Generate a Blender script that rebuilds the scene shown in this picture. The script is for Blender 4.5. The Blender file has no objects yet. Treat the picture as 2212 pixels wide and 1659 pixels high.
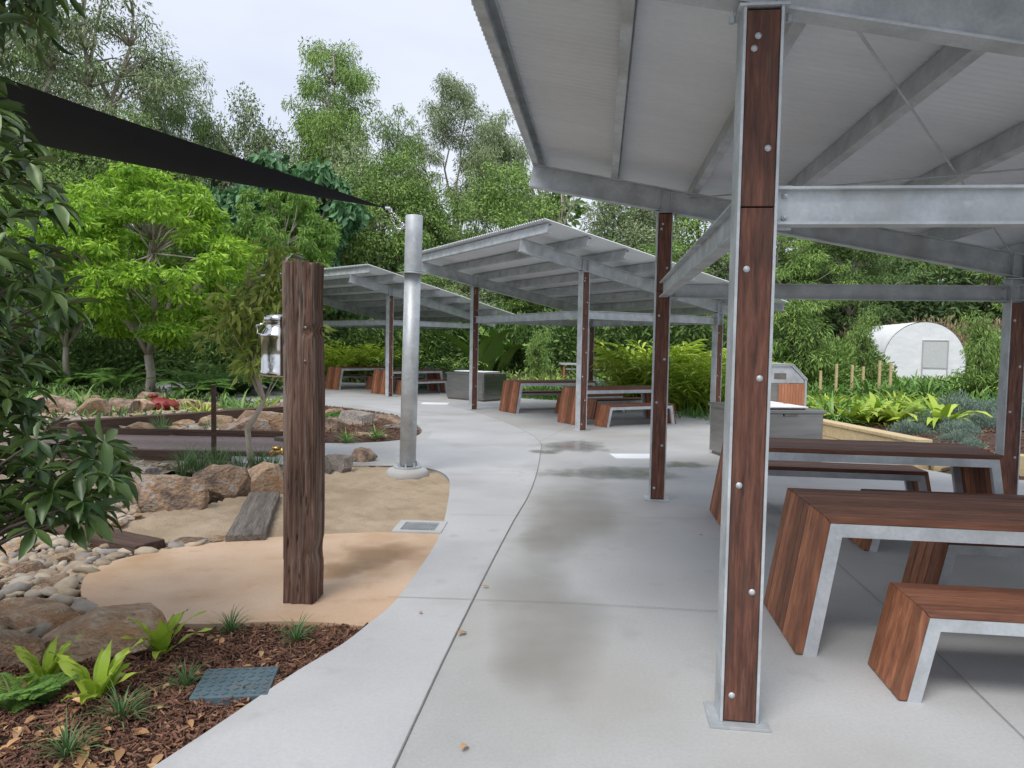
import bpy, bmesh, math, random
import numpy as np
from mathutils import Vector, Matrix, noise
R=math.radians; PI=math.pi
sc=bpy.context.scene; C=sc.collection
random.seed(7)
# ------------------------------------------------------------------ camera
CAMZ=1.6; F=1600.0
rot=Matrix.Rotation(R(90-3.02),3,'X')@Matrix.Rotation(R(1.06),3,'Z')
cam=bpy.data.cameras.new('camera'); camo=bpy.data.objects.new('camera',cam); C.objects.link(camo)
camo.matrix_world=Matrix.Translation((0,0,CAMZ))@rot.to_4x4()
cam.sensor_width=36; cam.lens=36*F/2212; cam.clip_end=2000; cam.clip_start=.05
sc.camera=camo
sc.view_settings.view_transform='Standard'; sc.view_settings.look='None'; sc.view_settings.exposure=0
def ray(px,py): return rot@Vector(((px-1106)/F,(829.5-py)/F,-1))
def G(px,py,z=0.0):
    r=ray(px,py); t=(z-CAMZ)/r.z; return Vector((r.x*t,r.y*t,z))
def AT(px,py,Y):
    r=ray(px,py); t=Y/r.y; return Vector((r.x*t,Y,CAMZ+r.z*t))
def XY(px,Y): return ((px-1107.6)/1600*Y, Y)
# ------------------------------------------------------------------ world and sun
w=bpy.data.worlds.new('World'); sc.world=w; w.use_nodes=True
nt=w.node_tree; bg=nt.nodes['Background']
sky=nt.nodes.new('ShaderNodeTexSky'); sky.sky_type='NISHITA'; sky.sun_disc=False
sky.sun_elevation=R(58); sky.sun_rotation=R(-150)
scl=nt.nodes.new('ShaderNodeVectorMath'); scl.operation='SCALE'; scl.inputs['Scale'].default_value=.11
nt.links.new(sky.outputs[0],scl.inputs[0])
tc=nt.nodes.new('ShaderNodeTexCoord'); nz=nt.nodes.new('ShaderNodeTexNoise'); nz.inputs['Scale'].default_value=2.2; nz.inputs['Detail'].default_value=5
mp=nt.nodes.new('ShaderNodeMapping'); mp.inputs['Scale'].default_value=(1,1,3)
nt.links.new(tc.outputs['Generated'],mp.inputs[0]); nt.links.new(mp.outputs[0],nz.inputs['Vector'])
cr=nt.nodes.new('ShaderNodeValToRGB'); cr.color_ramp.elements[0].position=.3; cr.color_ramp.elements[1].position=.75
cr.color_ramp.elements[0].color=(.66,.72,.85,1); cr.color_ramp.elements[1].color=(.84,.87,.94,1)
nt.links.new(nz.outputs['Fac'],cr.inputs[0])
mx=nt.nodes.new('ShaderNodeMix'); mx.data_type='RGBA'; mx.inputs[0].default_value=.88
nt.links.new(scl.outputs[0],mx.inputs[6]); nt.links.new(cr.outputs[0],mx.inputs[7])
nt.links.new(mx.outputs[2],bg.inputs[0]); bg.inputs[1].default_value=1.2
sl=bpy.data.lights.new('sun','SUN'); sl.energy=2.6; sl.angle=R(26); sl.color=(1,.97,.92)
so=bpy.data.objects.new('sun',sl); C.objects.link(so); so.location=(0,0,30)
sd=Vector((math.sin(R(-150))*math.cos(R(58)),math.cos(R(-150))*math.cos(R(58)),math.sin(R(58))))
so.rotation_euler=sd.to_track_quat('Z','Y').to_euler()
# ------------------------------------------------------------------ materials
def newmat(name):
    m=bpy.data.materials.new(name); m.use_nodes=True; return m,m.node_tree,m.node_tree.nodes['Principled BSDF']
def ramp(nt,cols,lo=.3,hi=.7):
    r=nt.nodes.new('ShaderNodeValToRGB'); e=r.color_ramp.elements
    n=len(cols)
    e[0].position=lo; e[0].color=(*cols[0],1); e[1].position=hi; e[1].color=(*cols[-1],1)
    for i in range(1,n-1):
        k=e.new(lo+(hi-lo)*i/(n-1)); k.color=(*cols[i],1)
    return r
def mat(name,cols,scale=4,rough=.6,metal=0,bump=0,bscale=40,stretch=(1,1,1),lo=.3,hi=.7,detail=8,island=0,objrand=0,fine=0,bdist=.01,rvar=0,spec=.5,blot=None,blot2=None,fade=False,fscale=5):
    m,nt,p=newmat(name); L=nt.links.new
    tc=nt.nodes.new('ShaderNodeTexCoord'); mp=nt.nodes.new('ShaderNodeMapping'); mp.inputs['Scale'].default_value=stretch
    L(tc.outputs['Object'],mp.inputs[0]); vec=mp.outputs[0]
    oi=nt.nodes.new('ShaderNodeObjectInfo'); geo=nt.nodes.new('ShaderNodeNewGeometry')
    n=nt.nodes.new('ShaderNodeTexNoise'); n.noise_dimensions='4D'; n.inputs['Scale'].default_value=scale; n.inputs['Detail'].default_value=detail; n.inputs['Roughness'].default_value=.6
    wv=nt.nodes.new('ShaderNodeMath'); wv.operation='MULTIPLY_ADD'; wv.inputs[1].default_value=13; wv.inputs[2].default_value=0
    ad=nt.nodes.new('ShaderNodeMath'); ad.operation='ADD'
    L(oi.outputs['Random'],ad.inputs[0]); 
    if island: L(geo.outputs['Random Per Island'],ad.inputs[1])
    L(ad.outputs[0],wv.inputs[0]); L(wv.outputs[0],n.inputs['W']); L(vec,n.inputs['Vector'])
    r=ramp(nt,cols,lo,hi); L(n.outputs['Fac'],r.inputs[0]); col=r.outputs[0]
    def hsvby(col,src,amt,hue=0.0):
        h=nt.nodes.new('ShaderNodeHueSaturation'); mr=nt.nodes.new('ShaderNodeMapRange')
        mr.inputs['To Min'].default_value=1-amt; mr.inputs['To Max'].default_value=1+amt
        L(src,mr.inputs[0]); L(mr.outputs[0],h.inputs['Value']); L(col,h.inputs['Color'])
        return h.outputs[0]
    if island: col=hsvby(col,geo.outputs['Random Per Island'],island)
    if objrand: col=hsvby(col,oi.outputs['Random'],objrand)
    if fine:
        n3=nt.nodes.new('ShaderNodeTexNoise'); n3.inputs['Scale'].default_value=bscale; n3.inputs['Detail'].default_value=4; L(vec,n3.inputs['Vector'])
        col=hsvby(col,n3.outputs['Fac'],fine)
    for bl_ in (blot,blot2):
        if not bl_: continue
        bc,bs,bl,bh=bl_[:4]
        n4=nt.nodes.new('ShaderNodeTexNoise'); n4.inputs['Scale'].default_value=bs; n4.inputs['Detail'].default_value=6; L(vec,n4.inputs['Vector'])
        mr=nt.nodes.new('ShaderNodeMapRange'); mr.inputs['From Min'].default_value=bl; mr.inputs['From Max'].default_value=bh; mr.inputs['To Max'].default_value=bl_[4] if len(bl_)>4 else 1; L(n4.outputs['Fac'],mr.inputs[0])
        mm=nt.nodes.new('ShaderNodeMix'); mm.data_type='RGBA'; L(mr.outputs[0],mm.inputs[0]); L(col,mm.inputs[6]); mm.inputs[7].default_value=(*bc,1); col=mm.outputs[2]
    L(col,p.inputs['Base Color'])
    p.inputs['Roughness'].default_value=rough; p.inputs['Metallic'].default_value=metal
    p.inputs['Specular IOR Level'].default_value=spec
    if rvar:
        mr=nt.nodes.new('ShaderNodeMapRange'); mr.inputs['To Min'].default_value=rough-rvar; mr.inputs['To Max'].default_value=rough+rvar; L(n.outputs['Fac'],mr.inputs[0]); L(mr.outputs[0],p.inputs['Roughness'])
    if bump:
        b=nt.nodes.new('ShaderNodeBump'); b.inputs['Strength'].default_value=bump; b.inputs['Distance'].default_value=bdist
        n2=nt.nodes.new('ShaderNodeTexNoise'); n2.inputs['Scale'].default_value=bscale; n2.inputs['Detail'].default_value=8; L(vec,n2.inputs['Vector'])
        L(n2.outputs['Fac'],b.inputs['Height']); L(b.outputs[0],p.inputs['Normal'])
    if fade:
        at=nt.nodes.new('ShaderNodeAttribute'); at.attribute_name='film'
        n5=nt.nodes.new('ShaderNodeTexNoise'); n5.inputs['Scale'].default_value=fscale; n5.inputs['Detail'].default_value=7; L(tc.outputs['Object'],n5.inputs['Vector'])
        a=nt.nodes.new('ShaderNodeMath'); a.operation='ADD'; L(at.outputs['Fac'],a.inputs[0]); L(n5.outputs['Fac'],a.inputs[1])
        mr=nt.nodes.new('ShaderNodeMapRange'); mr.inputs['From Min'].default_value=.68; mr.inputs['From Max'].default_value=1.25; mr.inputs['To Max'].default_value=fade; L(a.outputs[0],mr.inputs[0])
        L(mr.outputs[0],p.inputs['Alpha'])
    return m
def leafmat(name,c0,c1,rough=.5,trans=.3,nscale=.35,obj=.12):
    m,nt,p=newmat(name); L=nt.links.new
    geo=nt.nodes.new('ShaderNodeNewGeometry'); oi=nt.nodes.new('ShaderNodeObjectInfo'); tc=nt.nodes.new('ShaderNodeTexCoord')
    n=nt.nodes.new('ShaderNodeTexNoise'); n.inputs['Scale'].default_value=nscale; n.inputs['Detail'].default_value=3; L(tc.outputs['Object'],n.inputs['Vector'])
    a=nt.nodes.new('ShaderNodeMath'); a.operation='MULTIPLY_ADD'; a.inputs[1].default_value=.55; L(geo.outputs['Random Per Island'],a.inputs[0])
    b=nt.nodes.new('ShaderNodeMath'); b.operation='MULTIPLY'; b.inputs[1].default_value=.5; L(n.outputs['Fac'],b.inputs[0]); L(b.outputs[0],a.inputs[2])
    r=ramp(nt,[c0,tuple((x+y)/2 for x,y in zip(c0,c1)),c1],.15,.8); L(a.outputs[0],r.inputs[0])
    h=nt.nodes.new('ShaderNodeHueSaturation'); mr=nt.nodes.new('ShaderNodeMapRange'); mr.inputs['To Min'].default_value=1-obj; mr.inputs['To Max'].default_value=1+obj
    L(oi.outputs['Random'],mr.inputs[0]); L(mr.outputs[0],h.inputs['Value']); L(r.outputs[0],h.inputs['Color'])
    L(h.outputs[0],p.inputs['Base Color']); p.inputs['Roughness'].default_value=rough
    if trans:
        t=nt.nodes.new('ShaderNodeBsdfTranslucent'); L(h.outputs[0],t.inputs[0])
        ms=nt.nodes.new('ShaderNodeMixShader'); ms.inputs[0].default_value=trans
        L(p.outputs[0],ms.inputs[1]); L(t.outputs[0],ms.inputs[2])
        L(ms.outputs[0],nt.nodes['Material Output'].inputs[0])
    return m
M={}
M['conc']=mat('pavement_concrete',[(.35,.345,.335),(.425,.425,.42),(.485,.485,.485)],scale=.5,rough=.7,bump=.3,bscale=60,fine=.15,rvar=.15,bdist=.004,lo=.3,hi=.68,blot=((.34,.325,.295),.42,.48,.66,.7),blot2=((.29,.285,.27),3.5,.60,.75,.4))
M['path']=mat('path_concrete',[(.41,.415,.42),(.50,.50,.505)],scale=.9,rough=.65,bump=.2,bscale=60,fine=.12,rvar=.1,bdist=.004,blot=((.37,.37,.365),.8,.52,.72),blot2=((.33,.33,.32),5,.62,.75,.5))
M['joint']=mat('joint_dark',[(.16,.16,.155),(.25,.25,.24)],scale=8,rough=.9)
M['wet']=mat('wet_concrete',[(.22,.215,.20),(.29,.285,.27)],scale=3,rough=.16,rvar=.12,fade=.62)
M['stain']=mat('path_stain',[(.24,.22,.185),(.29,.27,.23)],scale=2,rough=.7,fade=.30,fscale=1.3)
M['slab']=mat('tinted_slab',[(.46,.30,.19),(.57,.40,.27),(.63,.47,.34)],scale=1.3,rough=.6,bump=.25,bscale=70,fine=.12,bdist=.004,blot=((.46,.29,.16),1.6,.52,.75),blot2=((.40,.24,.14),5,.6,.75,.6))
M['wetslab']=mat('wet_slab',[(.36,.21,.11),(.44,.28,.16)],scale=3,rough=.22,rvar=.12,fade=.55,fscale=3)
M['sand']=mat('sand_grains',[(.37,.28,.185),(.46,.355,.245),(.52,.415,.30)],scale=2,rough=.95,bump=1,bscale=90,fine=.25,bdist=.02,blot=((.33,.25,.16),1.4,.5,.7,.7))
M['mulchbase']=mat('mulch_soil',[(.03,.016,.011),(.09,.05,.035),(.14,.08,.055)],scale=35,rough=.95,bump=1,bscale=60,bdist=.03)
M['earth']=mat('garden_soil',[(.05,.04,.02),(.10,.075,.04),(.07,.10,.025)],scale=1.2,rough=.95,bump=1,bscale=12,bdist=.08,fine=.4)
M['creek']=mat('creek_gravel',[(.18,.14,.09),(.32,.25,.17),(.42,.34,.24)],scale=9,rough=.9,bump=1,bscale=14,bdist=.05)
M['chip']=mat('mulch_chip',[(.055,.025,.016),(.17,.082,.05),(.28,.155,.10)],scale=6,rough=.9,island=.6,bump=.3,bscale=60)
M['dryleaf']=mat('dry_leaf',[(.26,.12,.05),(.46,.26,.12),(.54,.38,.22)],scale=3,rough=.7,island=.4,objrand=.2)
M['galv']=mat('galvanised_steel',[(.38,.41,.43),(.50,.53,.55),(.61,.64,.66)],scale=6,rough=.5,metal=.3,fine=.16,bscale=60,rvar=.12,bump=.08,bdist=.002,blot=((.35,.36,.35),2.5,.52,.75),blot2=((.65,.68,.70),9,.62,.72,.6))
M['sheet']=mat('roof_sheet_underside',[(.70,.73,.76),(.79,.82,.85)],scale=1.2,rough=.5,metal=.0,fine=.05,bscale=20,stretch=(.4,1.5,1))
M['stainless']=mat('stainless_steel',[(.27,.265,.25),(.38,.375,.36)],scale=2,rough=.3,metal=.95,stretch=(1,1,8),rvar=.08)
M['polish']=mat('polished_metal',[(.5,.5,.48),(.78,.78,.75)],scale=5,rough=.14,metal=1)
M['postwood']=mat('red_hardwood',[(.045,.017,.011),(.13,.048,.029),(.235,.095,.058)],scale=9,rough=.65,bump=.5,bscale=30,stretch=(6,6,.6),island=.15,objrand=.15,lo=.3,hi=.7,blot=((.07,.037,.028),4,.54,.75),blot2=((.24,.13,.09),7,.60,.78,.6))
M['topwood']=mat('merbau_slats_top',[(.12,.048,.029),(.195,.082,.049),(.275,.12,.074)],scale=7,rough=.62,bump=.3,bscale=30,stretch=(.6,6,6),island=.36,objrand=.08,spec=.3)
M['endwood']=mat('merbau_slats_end',[(.165,.058,.028),(.28,.105,.050),(.39,.165,.082)],scale=7,rough=.6,bump=.3,bscale=30,stretch=(6,6,.6),island=.40,objrand=.08)
M['oldwood']=mat('weathered_timber',[(.035,.020,.015),(.15,.082,.057),(.30,.195,.145)],scale=5,rough=.9,bump=1,bscale=18,stretch=(8,8,.4),bdist=.02,lo=.3,hi=.7,fine=.55,blot=((.33,.27,.225),2.2,.54,.78,.85),blot2=((.04,.025,.02),3.2,.60,.72,.7))
M['sleeper']=mat('grey_sleeper',[(.06,.05,.042),(.16,.135,.115),(.24,.21,.19)],scale=5,rough=.9,bump=1,bscale=14,stretch=(.5,6,6),bdist=.02,fine=.35)
M['log']=mat('dark_log',[(.045,.026,.018),(.13,.075,.05)],scale=4,rough=.8,bump=.8,bscale=14,stretch=(.5,6,6),bdist=.02)
M['deck']=mat('deck_boards',[(.17,.115,.105),(.28,.20,.185)],scale=4,rough=.55,bump=.3,stretch=(5,.6,5),island=.25)
M['pine']=mat('treated_pine',[(.55,.42,.22),(.72,.57,.34)],scale=4,rough=.75,bump=.6,bscale=16,stretch=(.6,5,5),island=.15,bdist=.012,blot=((.42,.35,.18),3,.5,.75,.6))
M['brass']=mat('brass',[(.45,.30,.10),(.6,.42,.16)],scale=6,rough=.35,metal=.9)
M['iron']=mat('pipe_metal',[(.16,.14,.125),(.30,.27,.24)],scale=9,rough=.5,metal=.7)
M['sail']=mat('sail_cloth',[(.006,.009,.022),(.011,.015,.032)],scale=5,rough=.8,bump=.2,bscale=200,spec=.3)
M['white']=mat('white_cover',[(.78,.80,.82),(.88,.89,.90)],scale=2.5,rough=.6,bump=.5,bscale=3,bdist=.05)
M['mesh']=mat('mesh_panel',[(.52,.54,.54),(.64,.65,.65)],scale=20,rough=.8)
M['lid']=mat('blue_grey_lid',[(.055,.095,.115),(.11,.16,.185)],scale=8,rough=.6,bump=.3,blot=((.14,.13,.11),9,.55,.75,.6))
M['orange']=mat('orange_slats',[(.38,.15,.07),(.52,.22,.12)],scale=5,rough=.6,island=.15)
M['redfrog']=mat('dark_red_paint',[(.16,.015,.012),(.28,.035,.025)],scale=6,rough=.5,bump=.5,bscale=12)
M['rock']=mat('brown_boulder',[(.10,.075,.06),(.24,.18,.14),(.40,.26,.16),(.40,.37,.34)],scale=2.2,rough=.9,bump=1,bscale=9,fine=.4,objrand=.2,bdist=.035,lo=.34,hi=.64)
M['rockg']=mat('grey_boulder',[(.12,.11,.10),(.28,.25,.225),(.38,.30,.22)],scale=2.2,rough=.9,bump=1,bscale=9,fine=.4,objrand=.2,bdist=.035)
M['rocko']=mat('orange_boulder',[(.20,.13,.085),(.42,.29,.19),(.54,.45,.35)],scale=2.2,rough=.9,bump=1,bscale=9,fine=.35,objrand=.18,bdist=.035,blot=((.46,.25,.12),1.8,.52,.65,.7))
M['bark']=mat('pale_bark',[(.18,.15,.12),(.38,.33,.27),(.52,.47,.40)],scale=5,rough=.9,bump=.6,bscale=14,stretch=(1,1,.3))
M['darkbark']=mat('dark_bark',[(.05,.038,.028),(.14,.11,.08)],scale=5,rough=.9,bump=.6,bscale=14,stretch=(1,1,.3))
m,nt,p=newmat('river_pebble'); g=nt.nodes.new('ShaderNodeNewGeometry'); r=ramp(nt,[(.22,.20,.17),(.42,.33,.22),(.48,.40,.29),(.28,.25,.21),(.54,.47,.37),(.42,.26,.14),(.27,.25,.235),(.46,.40,.32),(.34,.26,.18)],0,1)
nt.links.new(g.outputs['Random Per Island'],r.inputs[0]); nn=nt.nodes.new('ShaderNodeTexNoise'); nn.inputs['Scale'].default_value=14; nn.inputs['Detail'].default_value=5
hh=nt.nodes.new('ShaderNodeHueSaturation'); mr=nt.nodes.new('ShaderNodeMapRange'); mr.inputs['To Min'].default_value=.45; mr.inputs['To Max'].default_value=1.4
nt.links.new(nn.outputs['Fac'],mr.inputs[0]); nt.links.new(mr.outputs[0],hh.inputs['Value']); nt.links.new(r.outputs[0],hh.inputs['Color']); nt.links.new(hh.outputs[0],p.inputs['Base Color'])
tcx=nt.nodes.new('ShaderNodeTexCoord'); nt.links.new(tcx.outputs['Object'],nn.inputs['Vector']); p.inputs['Roughness'].default_value=.85; M['pebble']=m
M['L_mag']=leafmat('glossy_leaf',(.012,.042,.010),(.10,.165,.035),rough=.4,trans=.12,nscale=2)
M['L_lime']=leafmat('lime_leaf',(.09,.24,.012),(.42,.64,.06),rough=.55,trans=.3,nscale=1.1)
M['L_green']=leafmat('fresh_green_leaf',(.07,.19,.02),(.27,.45,.07),rough=.55,trans=.2,nscale=.8)
M['L_young']=leafmat('young_leaf',(.16,.25,.03),(.45,.52,.12),rough=.5,trans=.3,nscale=1)
M['L_dark']=leafmat('forest_leaf',(.045,.10,.028),(.21,.33,.085),rough=.65,trans=0)
M['L_deep']=leafmat('deep_forest_leaf',(.035,.08,.028),(.13,.215,.065),rough=.65,trans=0)
M['L_mid']=leafmat('mid_leaf',(.08,.17,.03),(.31,.46,.11),rough=.65,trans=0)
M['L_euc']=leafmat('gum_leaf',(.11,.16,.07),(.35,.43,.21),rough=.6,trans=0)
M['L_teal']=leafmat('teal_leaf',(.035,.115,.045),(.13,.29,.11),rough=.55,trans=0)
M['L_nest']=leafmat('nest_fern_leaf',(.22,.38,.02),(.55,.68,.10),rough=.4,trans=.35,nscale=3)
M['L_ginger']=leafmat('ginger_leaf',(.20,.36,.02),(.56,.67,.10),rough=.45,trans=.25,nscale=1)
M['L_strap']=leafmat('strap_leaf',(.05,.15,.03),(.22,.40,.08),rough=.45,trans=.15,nscale=2)
M['L_grass']=leafmat('tuft_leaf',(.05,.13,.04),(.17,.29,.10),rough=.5,trans=.2,nscale=2)
M['L_lav']=leafmat('grey_green_leaf',(.12,.18,.14),(.30,.40,.32),rough=.6,trans=.1,nscale=2)
M['L_dry']=leafmat('dry_brown_leaf',(.22,.17,.08),(.42,.34,.20),rough=.7,trans=.0)
M['L_fern']=leafmat('fern_leaf',(.06,.16,.025),(.20,.36,.07),rough=.55,trans=.2,nscale=2)
# ------------------------------------------------------------------ mesh helpers
def tag(o,label=None,cat=None,group=None,kind=None):
    if label: o['label']=label
    if cat: o['category']=cat
    if group: o['group']=group
    if kind: o['kind']=kind
    return o
def link(name,me,mt,parent=None,smooth=False,bevel=0):
    if isinstance(mt,str): mt=M[mt]
    if not me.materials: me.materials.append(mt)
    if smooth: me.polygons.foreach_set('use_smooth',[True]*len(me.polygons))
    o=bpy.data.objects.new(name,me); C.objects.link(o)
    if parent: o.parent=parent
    if bevel:
        b=o.modifiers.new('bevel','BEVEL'); b.width=bevel; b.segments=2; b.limit_method='ANGLE'; b.angle_limit=R(50)
    return o
class MB:
    def __init__(s): s.v=[]; s.f=[]
    def add(s,vs,fs,X=None):
        k=len(s.v)
        for v in vs:
            v=Vector(v)
            if X is not None: v=X@v
            s.v.append(tuple(v))
        s.f+= [tuple(i+k for i in f) for f in fs]; return s
    def box(s,x0,x1,y0,y1,z0,z1,X=None):
        return s.add([(x0,y0,z0),(x1,y0,z0),(x1,y1,z0),(x0,y1,z0),(x0,y0,z1),(x1,y0,z1),(x1,y1,z1),(x0,y1,z1)],
          [(0,3,2,1),(4,5,6,7),(0,1,5,4),(1,2,6,5),(2,3,7,6),(3,0,4,7)],X)
    def frame(s,p,q,up=(0,0,1)):
        p=Vector(p); q=Vector(q); d=(q-p); L=d.length; d.normalize(); up=Vector(up); y=up.cross(d).normalized(); z=d.cross(y)
        X=Matrix((d,y,z)).transposed().to_4x4(); X.translation=p; return X,L
    def bar(s,p,q,w,h,up=(0,0,1)):
        X,L=s.frame(p,q,up); return s.box(0,L,-w/2,w/2,-h/2,h/2,X)
    def ibeam(s,p,q,dep,wid,tf=.01,tw=.008):
        X,L=s.frame(p,q); s.box(0,L,-wid/2,wid/2,dep/2-tf,dep/2,X); s.box(0,L,-wid/2,wid/2,-dep/2,-dep/2+tf,X); return s.box(0,L,-tw/2,tw/2,-dep/2+tf,dep/2-tf,X)
    def tube(s,pts,rad,n=8):
        pts=[Vector(p) for p in pts]; 
        if not hasattr(rad,'__len__'): rad=[rad]*len(pts)
        k=len(s.v); ref=Vector((.3,.9,.2)).normalized()
        for i,p in enumerate(pts):
            d=(pts[min(i+1,len(pts)-1)]-pts[max(i-1,0)]).normalized()
            a=d.cross(ref); 
            if a.length<.1: a=d.cross(Vector((1,0,0)))
            a.normalize(); b=d.cross(a)
            for j in range(n):
                t=2*PI*j/n; s.v.append(tuple(p+(a*math.cos(t)+b*math.sin(t))*rad[i]))
        for i in range(len(pts)-1):
            for j in range(n):
                s.f.append((k+i*n+j,k+i*n+(j+1)%n,k+(i+1)*n+(j+1)%n,k+(i+1)*n+j))
        s.f.append(tuple(k+j for j in range(n))[::-1]); e=k+(len(pts)-1)*n; s.f.append(tuple(e+j for j in range(n))); return s
    def lathe(s,prof,n=24,X=None):
        vs=[];fs=[]
        for r,z in prof:
            for j in range(n): t=2*PI*j/n; vs.append((r*math.cos(t),r*math.sin(t),z))
        for i in range(len(prof)-1):
            for j in range(n): fs.append((i*n+j,i*n+(j+1)%n,(i+1)*n+(j+1)%n,(i+1)*n+j))
        fs.append(tuple(range(n))[::-1]); e=(len(prof)-1)*n; fs.append(tuple(e+j for j in range(n)))
        return s.add(vs,fs,X)
    def prism(s,poly,a,b,axis='y',X=None):
        n=len(poly)
        if axis=='y': vs=[(x,a,z) for x,z in poly]+[(x,b,z) for x,z in poly]
        else: vs=[(x,y,a) for x,y in poly]+[(x,y,b) for x,y in poly]
        fs=[tuple(range(n)),tuple(range(2*n-1,n-1,-1))]+[(i,i+n,(i+1)%n+n,(i+1)%n) for i in range(n)]
        return s.add(vs,fs,X)
    def build(s,name,mt,parent=None,smooth=False,bevel=0):
        me=bpy.data.meshes.new(name); me.from_pydata(s.v,[],s.f); 
        bm=bmesh.new(); bm.from_mesh(me); bmesh.ops.recalc_face_normals(bm,faces=bm.faces); bm.to_mesh(me); bm.free()
        return link(name,me,mt,parent,smooth,bevel)
def empty(name,loc,rz=0,label=None,cat=None,group=None):
    o=bpy.data.objects.new(name,None); C.objects.link(o); o.location=loc; o.rotation_euler=(0,0,rz); o.empty_display_size=.2
    return tag(o,label,cat,group)
def kids(o): return [c for c in bpy.data.objects if c.parent==o]
def dup(o,loc=None,rz=None,label=None,group=None,parent=None,s=None):
    c=o.copy(); C.objects.link(c)
    if parent: c.parent=parent
    for ch in kids(o): dup(ch,parent=c)
    if loc is not None: c.location=loc
    if rz is not None: c.rotation_euler[2]=rz
    if s is not None: c.scale=(s,s,s) if not hasattr(s,'__len__') else s
    if label: c['label']=label
    if group: c['group']=group
    return c
def npmesh(name,V,Fc,mt,parent=None,smooth=False):
    me=bpy.data.meshes.new(name)
    me.from_pydata(V.tolist() if hasattr(V,'tolist') else V,[],Fc.tolist() if hasattr(Fc,'tolist') else Fc)
    return link(name,me,mt,parent,smooth)
def inst(T,Fc,P,Bx,By,Bz):
    T=np.asarray(T,float); V=(P[:,None,:]+T[None,:,0:1]*Bx[:,None,:]+T[None,:,1:2]*By[:,None,:]+T[None,:,2:3]*Bz[:,None,:]).reshape(-1,3)
    k=len(T); fs=[]
    for i in range(len(P)):
        o=i*k
        for f in Fc: fs.append([a+o for a in f])
    return V,fs
def nrm(a): return a/np.maximum(np.linalg.norm(a,axis=1,keepdims=True),1e-6)
def basis(D,rg,up=None,upw=0):
    D=nrm(D); r=rg.normal(size=D.shape)
    if up is not None: r=r*(1-upw)+np.cross(D,np.array([[0,0,1.]]))*-upw*2
    S=nrm(r-(r*D).sum(1,keepdims=True)*D); N=np.cross(D,S)
    return D,S,N
LQ=([(0,0,0),(.45,.5,.06),(1,0,-.08),(.45,-.5,.06)],[(0,1,2,3)])
LD=([(0,0,0),(.3,0,-.03),(.6,0,-.05),(.85,0,-.12),(1.05,0,-.22),(.28,.38,.07),(.58,.5,.06),(.84,.3,-.04),(.28,-.38,.07),(.58,-.5,.06),(.84,-.3,-.04)],
    [(0,1,5),(1,2,6,5),(2,3,7,6),(3,4,7),(0,8,1),(8,9,2,1),(9,10,3,2),(10,4,3)])
def leaves(P,D,L,W,rg,T=LQ,upw=.0,var=.35):
    D,S,N=basis(D,rg,up=True,upw=upw)
    l=(L*(1-var+2*var*rg.random(len(P))))[:,None]
    return inst(T[0],T[1],P,D*l,S*l*(W/L),N*l)
def inpoly(pts,poly):
    x=pts[:,0];y=pts[:,1];ins=np.zeros(len(pts),bool);n=len(poly);j=n-1
    for i in range(n):
        xi,yi=poly[i][0],poly[i][1];xj,yj=poly[j][0],poly[j][1]
        c=((yi>y)!=(yj>y))&(x<(xj-xi)*(y-yi)/((yj-yi) if abs(yj-yi)>1e-9 else 1e-9)+xi); ins^=c; j=i
    return ins
def polydist(pts,poly):
    d=np.full(len(pts),1e9);n=len(poly)
    for i in range(n):
        a=np.array(poly[i][:2]);b=np.array(poly[(i+1)%n][:2]);ab=b-a
        t=np.clip(((pts-a)@ab)/max(ab@ab,1e-9),0,1)[:,None]; d=np.minimum(d,np.linalg.norm(pts-(a+t*ab),axis=1))
    return d
def catmull(p,n=5,closed=False):
    out=[];m=len(p)
    for i in range(m if closed else m-1):
        g=lambda k:Vector(p[k%m]) if closed else Vector(p[max(0,min(m-1,k))])
        a,b,c,d=g(i-1),g(i),g(i+1),g(i+2)
        for k in range(n):
            t=k/n; out.append(.5*((2*b)+(c-a)*t+(2*a-5*b+4*c-d)*t*t+(3*b-a-3*c+d)*t**3))
    if not closed: out.append(Vector(p[-1]))
    return out
def sm(t): t=np.clip(t,0,1); return t*t*(3-2*t)
# ------------------------------------------------------------------ ground surfaces
edge_px=[(120,1800),(230,1722),(330,1659),(480,1560),(640,1452),(740,1392),(800,1345),(850,1303),(905,1230),(938,1180),(954,1145),(966,1095),(971,1055),(966,1030),(935,1014),(870,1006),(800,1001),(700,1002),(600,1004),(520,1000)]
edge=catmull([G(*p) for p in edge_px],5)
edge2=[G(*p) for p in [(500,990),(520,965),(600,958),(690,957),(760,957),(840,953),(890,945),(911,932),(897,915),(850,896),(780,883),(700,876),(620,870),(500,864),(380,858)]]
edge2=catmull(edge2,4)
far=[(-13,26),(-12,28.5),(-8,29.3),(-4.6,28.8),(-.6,25.2),(.7,22.6),(1.6,21.3),(3.2,20.3),(4.8,17.6),(5.3,15.2),(5.36,13.6),(5.66,10.2),(5.9,9.5),(8,9.1),(14,8.2),(16,-3),(-.9,-3),(-1.3,.6)]
pave=[v.to_2d() for v in edge+edge2]+[Vector(p) for p in far]
def flat(name,poly,z,mt,skirt=.15,bump=0):
    me=bpy.data.meshes.new(name); bm=bmesh.new()
    vs=[bm.verts.new((p[0],p[1],z)) for p in poly]; f=bm.faces.new(vs)
    if f.normal.z<0: f.normal_flip()
    f.normal_update()
    bmesh.ops.triangulate(bm,faces=[f])
    if skirt:
        lo=[bm.verts.new((p[0],p[1],z-skirt)) for p in poly]; n=len(poly)
        for i in range(n): bm.faces.new((vs[i],vs[(i+1)%n],lo[(i+1)%n],lo[i]))
    bmesh.ops.recalc_face_normals(bm,faces=bm.faces)
    bm.to_mesh(me); bm.free(); return link(name,me,mt)
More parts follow.
